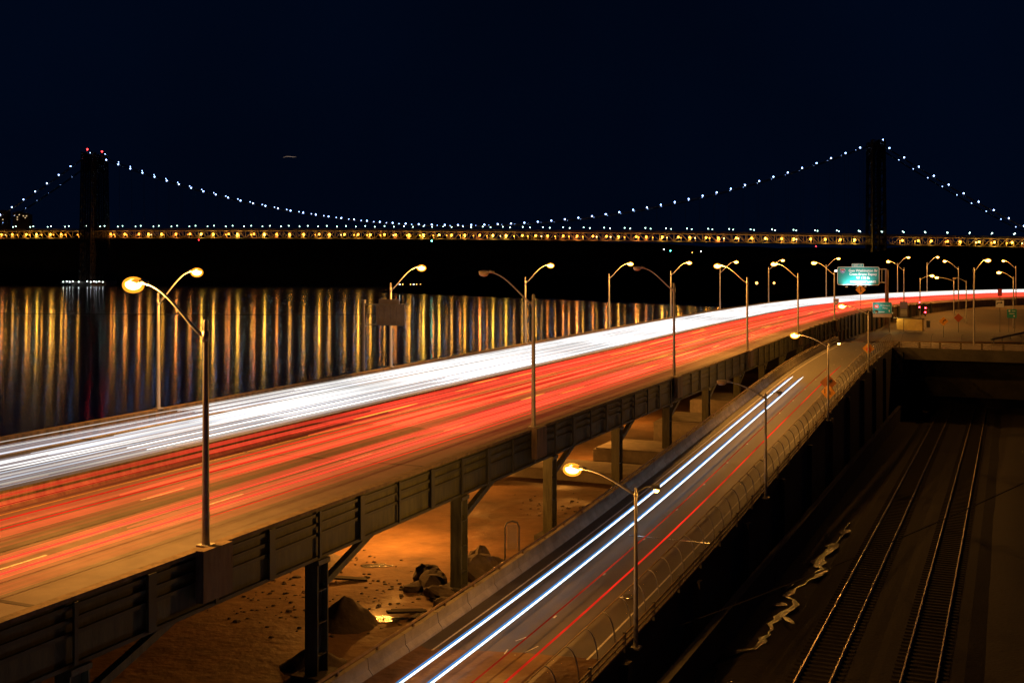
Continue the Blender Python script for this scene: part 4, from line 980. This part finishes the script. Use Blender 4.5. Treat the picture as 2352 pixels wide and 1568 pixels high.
# towers
for t0, nm in ((0, 'west'), (SPAN, 'east')):
    tw = MB(); zb = 6.0 if t0 == 0 else 8.0; zt = 184.0
    levels = [zb, 24, 42, 60, 78, 96, 114, 130, 146, 160, 172, 180, zt]
    def hw_at(z): return 27.5 - 5.0 * (z - zb) / (zt - zb)
    for sg in (-1, 1):
        tw = MB()
        for dt in (-8, 0, 8):
            for dw in (0, 6, 12):
                for za, zb2 in zip(levels, levels[1:]):
                    tw.beam(bp(t0 + dt * (1 - 0.12 * za / 184), sg * (hw_at(za) - dw), za), bp(t0 + dt * (1 - 0.12 * zb2 / 184), sg * (hw_at(zb2) - dw), zb2), 1.5, 1.5)
        for za, zb2 in zip(levels, levels[1:]):
            for dw in (0, 12):
                tw.beam(bp(t0 - 8, sg * (hw_at(za) - dw), za), bp(t0 + 8, sg * (hw_at(zb2) - dw), zb2), 0.9, 0.9); tw.beam(bp(t0 + 8, sg * (hw_at(za) - dw), za), bp(t0 - 8, sg * (hw_at(zb2) - dw), zb2), 0.9, 0.9)
                tw.beam(bp(t0 - 8, sg * (hw_at(za) - dw), za), bp(t0 + 8, sg * (hw_at(za) - dw), za), 0.9, 0.9)
            for dt in (-8, 8):
                tw.beam(bp(t0 + dt, sg * hw_at(za), za), bp(t0 + dt, sg * (hw_at(zb2) - 12), zb2), 0.9, 0.9); tw.beam(bp(t0 + dt, sg * (hw_at(za) - 12), za), bp(t0 + dt, sg * hw_at(zb2), zb2), 0.9, 0.9)
                tw.beam(bp(t0 + dt, sg * hw_at(za), za), bp(t0 + dt, sg * (hw_at(za) - 12), za), 0.9, 0.9)
        tw.build('tower_leg', M['bridge_dark'], BR)
    tw = MB()      # portal arches and top beam
    for dt in (-7.5, 7.5):
        for zc_, rise_, thick in ((146, 18, 3.0), (36, 12, 2.5)):
            P = []; 
            for k in range(13):
                a_ = PI * k / 12; r_in = hw_at(zc_) - 13; P.append(bp(t0 + dt, -r_in * math.cos(a_), zc_ + rise_ * math.sin(a_)))
            for p, q in zip(P, P[1:]): tw.beam(p, q, 1.2, thick)
            for k in range(-3, 4): 
                x_ = k * 4.0; r_in = hw_at(zc_) - 13; zz = zc_ + rise_ * math.sqrt(max(0, 1 - (x_ / r_in) ** 2)); tw.beam(bp(t0 + dt, x_, zz), bp(t0 + dt, x_, zc_ + rise_ + 12), 0.8, 0.8)
            tw.beam(bp(t0 + dt, -r_in, zc_ + rise_ + 12), bp(t0 + dt, r_in, zc_ + rise_ + 12), 1.4, 2.2); tw.beam(bp(t0 + dt, -r_in, zc_ + rise_ + 4), bp(t0 + dt, r_in, zc_ + rise_ + 4), 1.2, 1.2)
    for z in (158, 170, 175): tw.beam(bp(t0 - 7.5, 0, z), bp(t0 + 7.5, 0, z), 0.8, 0.8)
    for zc_ in (176, 60):
        for sg in (-1, 1): tw.beam(bp(t0 - 7.5, sg * 9.5, zc_), bp(t0 + 7.5, sg * 9.5, zc_), 1.0, 1.0)
    for sg in (-1, 1): tw.beam(bp(t0, sg * 9.5, 60), bp(t0, sg * 9.5, 176), 0.5, 0.5)
    tw.build('portal', M['bridge_dark'], BR)
    tw = MB(); tw.box(bp(t0, 0, 1.5), (28, 72, 9), (AX, PN, Vector((0, 0, 1)))); tw.build('tower_pier', M['stone'], BR)
# cables and suspenders
for w in (-HALF - 1.2, -HALF + 2, HALF - 2, HALF + 1.2):
    mb = MB(); ts = [T0 + (T1 - T0) * k / 120 for k in range(121)]; mb.tube([bp(t, w, max(cable_z(t), deck_z(t) + 6)) for t in ts], 0.46, 6); mb.build('main_cable', M['bridge_dark'], BR)
mb = MB(); t = 9.0
while t < SPAN:
    for w in (-HALF - 1.0, HALF + 1.0): mb.beam(bp(t, w, deck_z(t) + 9), bp(t, w, cable_z(t)), 0.14, 0.14)
    t += 18.3
o = mb.build('suspender_ropes', M['bridge_dark'], BR); o['kind'] = 'stuff'
# necklace lights
def lights(name, pts, r, m, cap=100):
    near = pts[:cap]; protos = {}
    mb0 = MB(); mb0.ball((0, 0, 0), r, 6, 4)
    for p in near:
        mm = random.choice(m) if isinstance(m, list) else m
        if mm.name not in protos: protos[mm.name] = mb0.build(name, mm, BR); o = protos[mm.name]
        else: o = protos[mm.name].copy(); S.collection.objects.link(o)
        o.location = p; o.parent = BR
    if len(pts) > cap:
        mb = MB()
        for p in pts[cap:]: mb.ball(p, r, 6, 4)
        o = mb.build('far_' + name, m, BR); o['kind'] = 'stuff'
neck = []; neck_far = []
NSP = 17.6
for k in range(-11, 72):
    t = (k + 0.5) * NSP
    if t < -190 or t > SPAN + 215: continue
    if abs(t) < 10 or abs(t - SPAN) < 8: continue
    z = cable_z(t) + 1.5
    if z < deck_z(t) + 12: 
        if not (0 < t < SPAN): continue
    neck.append(bp(t, -HALF - 1.2, z)); neck_far.append(bp(t, HALF + 1.2, z))
lights('cable_lamp', neck, 0.85, M['led'])
neck_far = [p for p in neck_far]
mbx = neck_far[:]
lights('far_cable_lamp', mbx, 0.62, M['led_dim'])
dl = []; t = T0 + 8
while t < T1: dl.append(bp(t, -HALF + 3, deck_z(t) + 16.3)); t += 26.5
t = T0 + 14
while t < T1: dl.append(bp(t, HALF - 3, deck_z(t) + 16.3)); t += 26.5
lights('roadway_lamp', dl, 0.62, M['deck_lamp'])
mb = MB()
for p in dl: mb.beam((p.x, p.y, p.z - 5.5), p, 0.2, 0.2)
o = mb.build('roadway_lamp_poles', M['bridge_dark'], BR); o['kind'] = 'stuff'
gl = []
t = T0 + 4; i = 0
while t < T1:
    if not (-22 < t < 20 or SPAN - 16 < t < SPAN + 14): gl.append(bp(t + random.uniform(-3.2, 3.2), -HALF - 0.6, deck_z(t) + 5.0))
    t += 18.3
gl2 = []; t = T0 + 9
while t < T1:
    if not (-22 < t < 20 or SPAN - 16 < t < SPAN + 14): gl2.append(bp(t, HALF - 3.0, deck_z(t) + 5.0))
    t += 18.3
lights('lower_deck_lamp', gl, 1.25, [M['gold'], M['gold'], M['gold_c'], M['gold_b']])
for o in [c for c in BR.children if c.name.startswith('lower_deck_lamp')]:
    mn = o.data.materials[0].name; cc = {'lower_deck_lamp': (1.0, 0.45, 0.05), 'lower_deck_lamp_orange': (1.0, 0.30, 0.05), 'lower_deck_lamp_yellow': (1.0, 0.55, 0.06)}.get(mn, (1, 0.5, 0.07))
    point('lamp_light', (0, 0, -2.3), random.choice((2200, 3600, 6000, 8500)), cc, o, 0.9)
lights('inner_deck_lamp', gl2, 0.8, [M['gold_in'], M['gold_in_b'], M['gold_in_b'], M['gold_in_d']])
for o in [c for c in BR.children if c.name.startswith('inner_deck_lamp')]:
    point('lamp_light', (0, 0, -2.0), random.choice((1200, 2500, 4000)), random.choice(((1.0, 0.34, 0.04), (1.0, 0.45, 0.05), (1.0, 0.40, 0.06))), o, 0.9)
lights('tower_beacon', [bp(0, -20, 187.5), bp(0, 20, 188.5)], 1.3, M['beacon'])
lights('tower_top_lamp', [bp(3, -HALF - 1, 183.5), bp(6, HALF + 1, 184), bp(SPAN + 6, -HALF - 1, 184), bp(SPAN + 9, HALF + 1, 184)], 0.9, M['led'])
# fender lights round the west tower foot
fx = [-24, -20, -16.5, -13, -6, 4, 8, 12, 14.5, 18, 22]
lights('fender_lamp', [bp(k * 1.25 + 6, -40, 5.5 + 0.6 * (i % 2)) for i, k in enumerate(fx)], 0.7, M['white_lamp'])
mb = MB(); mb.beam(bp(-28, -40, 3.4), bp(38, -40, 3.4), 3, 1.4); mb.build('fender', M['stone'], BR)
lights('navigation_lamp', [bp(SPAN * 0.46, -HALF, deck_z(SPAN * 0.46) - 3)], 0.9, M['greenlamp'])
lights('underside_lamp', [bp(160, -HALF, deck_z(160) - 3), bp(SPAN - 75, -HALF, deck_z(SPAN) - 2.5)], 0.8, M['beacon'])

# small lamps on the dark shores
def shore_lamp(x, y, z, r, m, label, group):
    gz = 0.5
    r_ = empty('shore_lamp', (x, y, z - 3), 0, label, 'lamp', group)
    a = MB(); a.tube([(0, 0, 0), (0, 0, 3)], 0.12, 5); a.build('post', M['galv_dark'], r_)
    a = MB(); a.ball((0, 0, 3), r, 8, 5); a.build('bulb', m, r_)
for i, px in enumerate([918, 925, 943, 950, 957, 966, 974, 981]):
    Y = 1230; shore_lamp((px - 1176) / 2600 * Y, Y, CAM_Z - (653 - 606) / 2600 * Y, 0.55, M['warm_lamp'] if i % 3 else M['white_lamp'], f'{ordn[i].replace("nearest", "leftmost")} small lamp from the left in the low row on the far shore', 'row of shore lamps')
for i, (px, py, rr_, mm, lb) in enumerate([(1738, 650, 1.1, 'warm_lamp', 'bright amber lamp on the dark shore between the fourth and fifth highway lamps'), (1778, 650, 0.9, 'warm_lamp', 'smaller amber lamp on the dark shore right of the bright amber one'),
        (1525, 573, 0.5, 'white_lamp', 'tiny white lamp high on the dark shore left of a pair'), (1540, 576, 0.5, 'greenlamp', 'tiny green lamp high on the dark shore'), (1590, 580, 0.5, 'warm_lamp', 'tiny warm lamp on the dark shore'), (1610, 577, 0.5, 'white_lamp', 'tiny white lamp on the dark shore right of the warm one'), (1920, 622, 0.8, 'white_lamp', 'single white lamp above the far shore left of the green sign')]):
    Y = 1150 if px < 1700 else 880; shore_lamp((px - 1176) / 2600 * Y, Y, CAM_Z - (py - 606) / 2600 * Y, rr_, M[mm], lb, 'scattered shore lamps')
# far blocks of flats on the cliff
for i, (px, w_, top, lb, wins) in enumerate([(5, 22, 118, 'dark tower block with lit windows at the left edge on the cliff', [(-6, 112), (-3, 108), (1, 110), (4, 104)]), (44, 15, 116, 'narrow dark tower block with lit windows on the cliff', [(-4, 111), (0, 108), (3, 112), (0, 104)]), (62, 12, 113, 'third dark tower block on the cliff left of the bridge tower', [(-3, 110), (0, 107), (2, 110)])]):
    Y = 1900; X = (px - 1176) / 2600 * Y
    r_ = empty('apartment_building', (X, Y, 60), 0.1, lb, 'building', 'tower blocks on the cliff')
    a = MB(); a.box((0, 0, (top - 60) / 2), (w_, 18, top - 60)); a.box((0, 0, top - 60 + 1), (w_ * 0.5, 8, 2)); a.build('wall', M['brick'], r_)
    for (dx, z) in wins: a = MB(); a.box((dx, -9.1, z - 60), (1.8, 0.15, 1.6)); a.build('window', M['window'], r_)
# aircraft passing: its light drawn out across the sky
a = MB(); Y = 3500; P = [(650 + 30 * t, 362 - 3 * t - 1.5 * math.sin(t * 5)) for t in (0, 0.3, 0.6, 0.8, 1.0)]
a.tube([((x - 1176) / 2600 * Y, Y, CAM_Z - (y - 606) / 2600 * Y) for x, y in P], [0.15, 0.4, 0.55, 0.4, 0.15], 6)
tag(a.build('aircraft_light_trail', emit('aircraft_light', (1, 0.7, 0.5), 0.4)), 'faint short trail of an aircraft light in the dark sky above the bridge', 'light trail')

# ------------------------------------------------------------ wires
def wire(p, q, sag, label, r=0.03):
    a = MB(); p = Vector(p); q = Vector(q)
    a.tube([p.lerp(q, t / 16) - Vector((0, 0, sag * 4 * (t / 16) * (1 - t / 16))) for t in range(17)], r, 5)
    tag(a.build('overhead_wire', M['black']), label, 'wire', 'overhead wires')
wire((-70, 118, CAM_Z - 4.9), (-11.9, 103.5, CAM_Z - 4.6), 0.15, 'dark wire running left from the sign back in front of the river', 0.035)
wire((28, 62, CAM_Z - 12), (6.5, 60, CAM_Z - 20), 0.3, 'dark wire crossing above the railway at the lower right', 0.03)

# ------------------------------------------------------------ bare trees by the river
def bare_tree(x, y, h, seed, label):
    r = random.Random(seed); gz = max(ground_z(x, y), 0.2) - 0.3
    root = empty('bare_tree', (x, y, gz), r.uniform(0, 6), label, 'tree', 'leafless trees on the river bank')
    tr = MB(); br = MB()
    def grow(mb, p, d, L, rad, dep):
        pts = [p]; q = p; dd = d
        for k in range(4):
            dd = (dd + Vector((r.uniform(-.18, .18), r.uniform(-.18, .18), r.uniform(-.02, .14)))).normalized(); q = q + dd * L / 4; pts.append(q)
        mb.tube(pts, [rad * (1 - 0.13 * k) for k in range(5)], 5 if dep < 2 else 3, cap=False)
        if dep >= 5: return
        for k in range(3 if dep < 4 else 2):
            a = r.uniform(0, 2 * PI); sp = r.uniform(0.4, 0.8)
            nd = (dd + Vector((math.cos(a) * sp, math.sin(a) * sp, r.uniform(0, 0.25)))).normalized()
            grow(br, pts[r.choice((2, 3, 4, 4))], nd, L * r.uniform(0.6, 0.82), rad * 0.52, dep + 1)
    grow(tr, Vector((0, 0, 0)), Vector((0, 0, 1)), h * 0.33, h * 0.02, 0)
    tr.build('trunk', M['bark'], root); br.build('crown', M['bark'], root)
for i, (px, Y, top, lb) in enumerate([(735, 118, 812, 'bare tree left of the second river side lamp'), (715, 122, 838, 'lower bare tree beside the bare tree left of the sign'), (1150, 165, 772, 'small bare tree left of the unlit highway lamp'), (1190, 168, 748, 'tallest bare tree beside the unlit highway lamp'), (1245, 172, 742, 'bare tree right behind the unlit highway lamp'), (1330, 190, 735, 'bare tree right of the group by the unlit lamp')]):
    X = (px - 1176) / 2600 * Y; gz = max(ground_z(X, Y), 0.2); h = CAM_Z - (top - 606) / 2600 * Y - gz
    bare_tree(X, Y, max(4, h), 30 + i, lb)
# the river is out of the street lamps' reach behind the parapets: keep their light sampling on land
excl = bpy.data.collections.new('river_only'); river_ob = bpy.data.objects['river']; excl.objects.link(river_ob)
excl.collection_objects[0].light_linking.link_state = 'EXCLUDE'
for o in bpy.data.objects:
    if o.type == 'LIGHT' and o.parent.name.split('.')[0] not in ('lower_deck_lamp', 'inner_deck_lamp'): o.light_linking.receiver_collection = excl
for k in ('gold', 'gold_b', 'gold_c', 'beacon', 'white_lamp', 'greenlamp', 'led', 'led_dim', 'deck_lamp', 'lens_on', 'warm_lamp', 'window', 'redlens', 'gold_in', 'gold_in_b', 'gold_in_d'):
    if k in M: M[k].cycles.emission_sampling = 'NONE'
for o in list(bpy.data.objects):
    if o.name.startswith('tmp') and not o.users_collection: bpy.data.objects.remove(o)
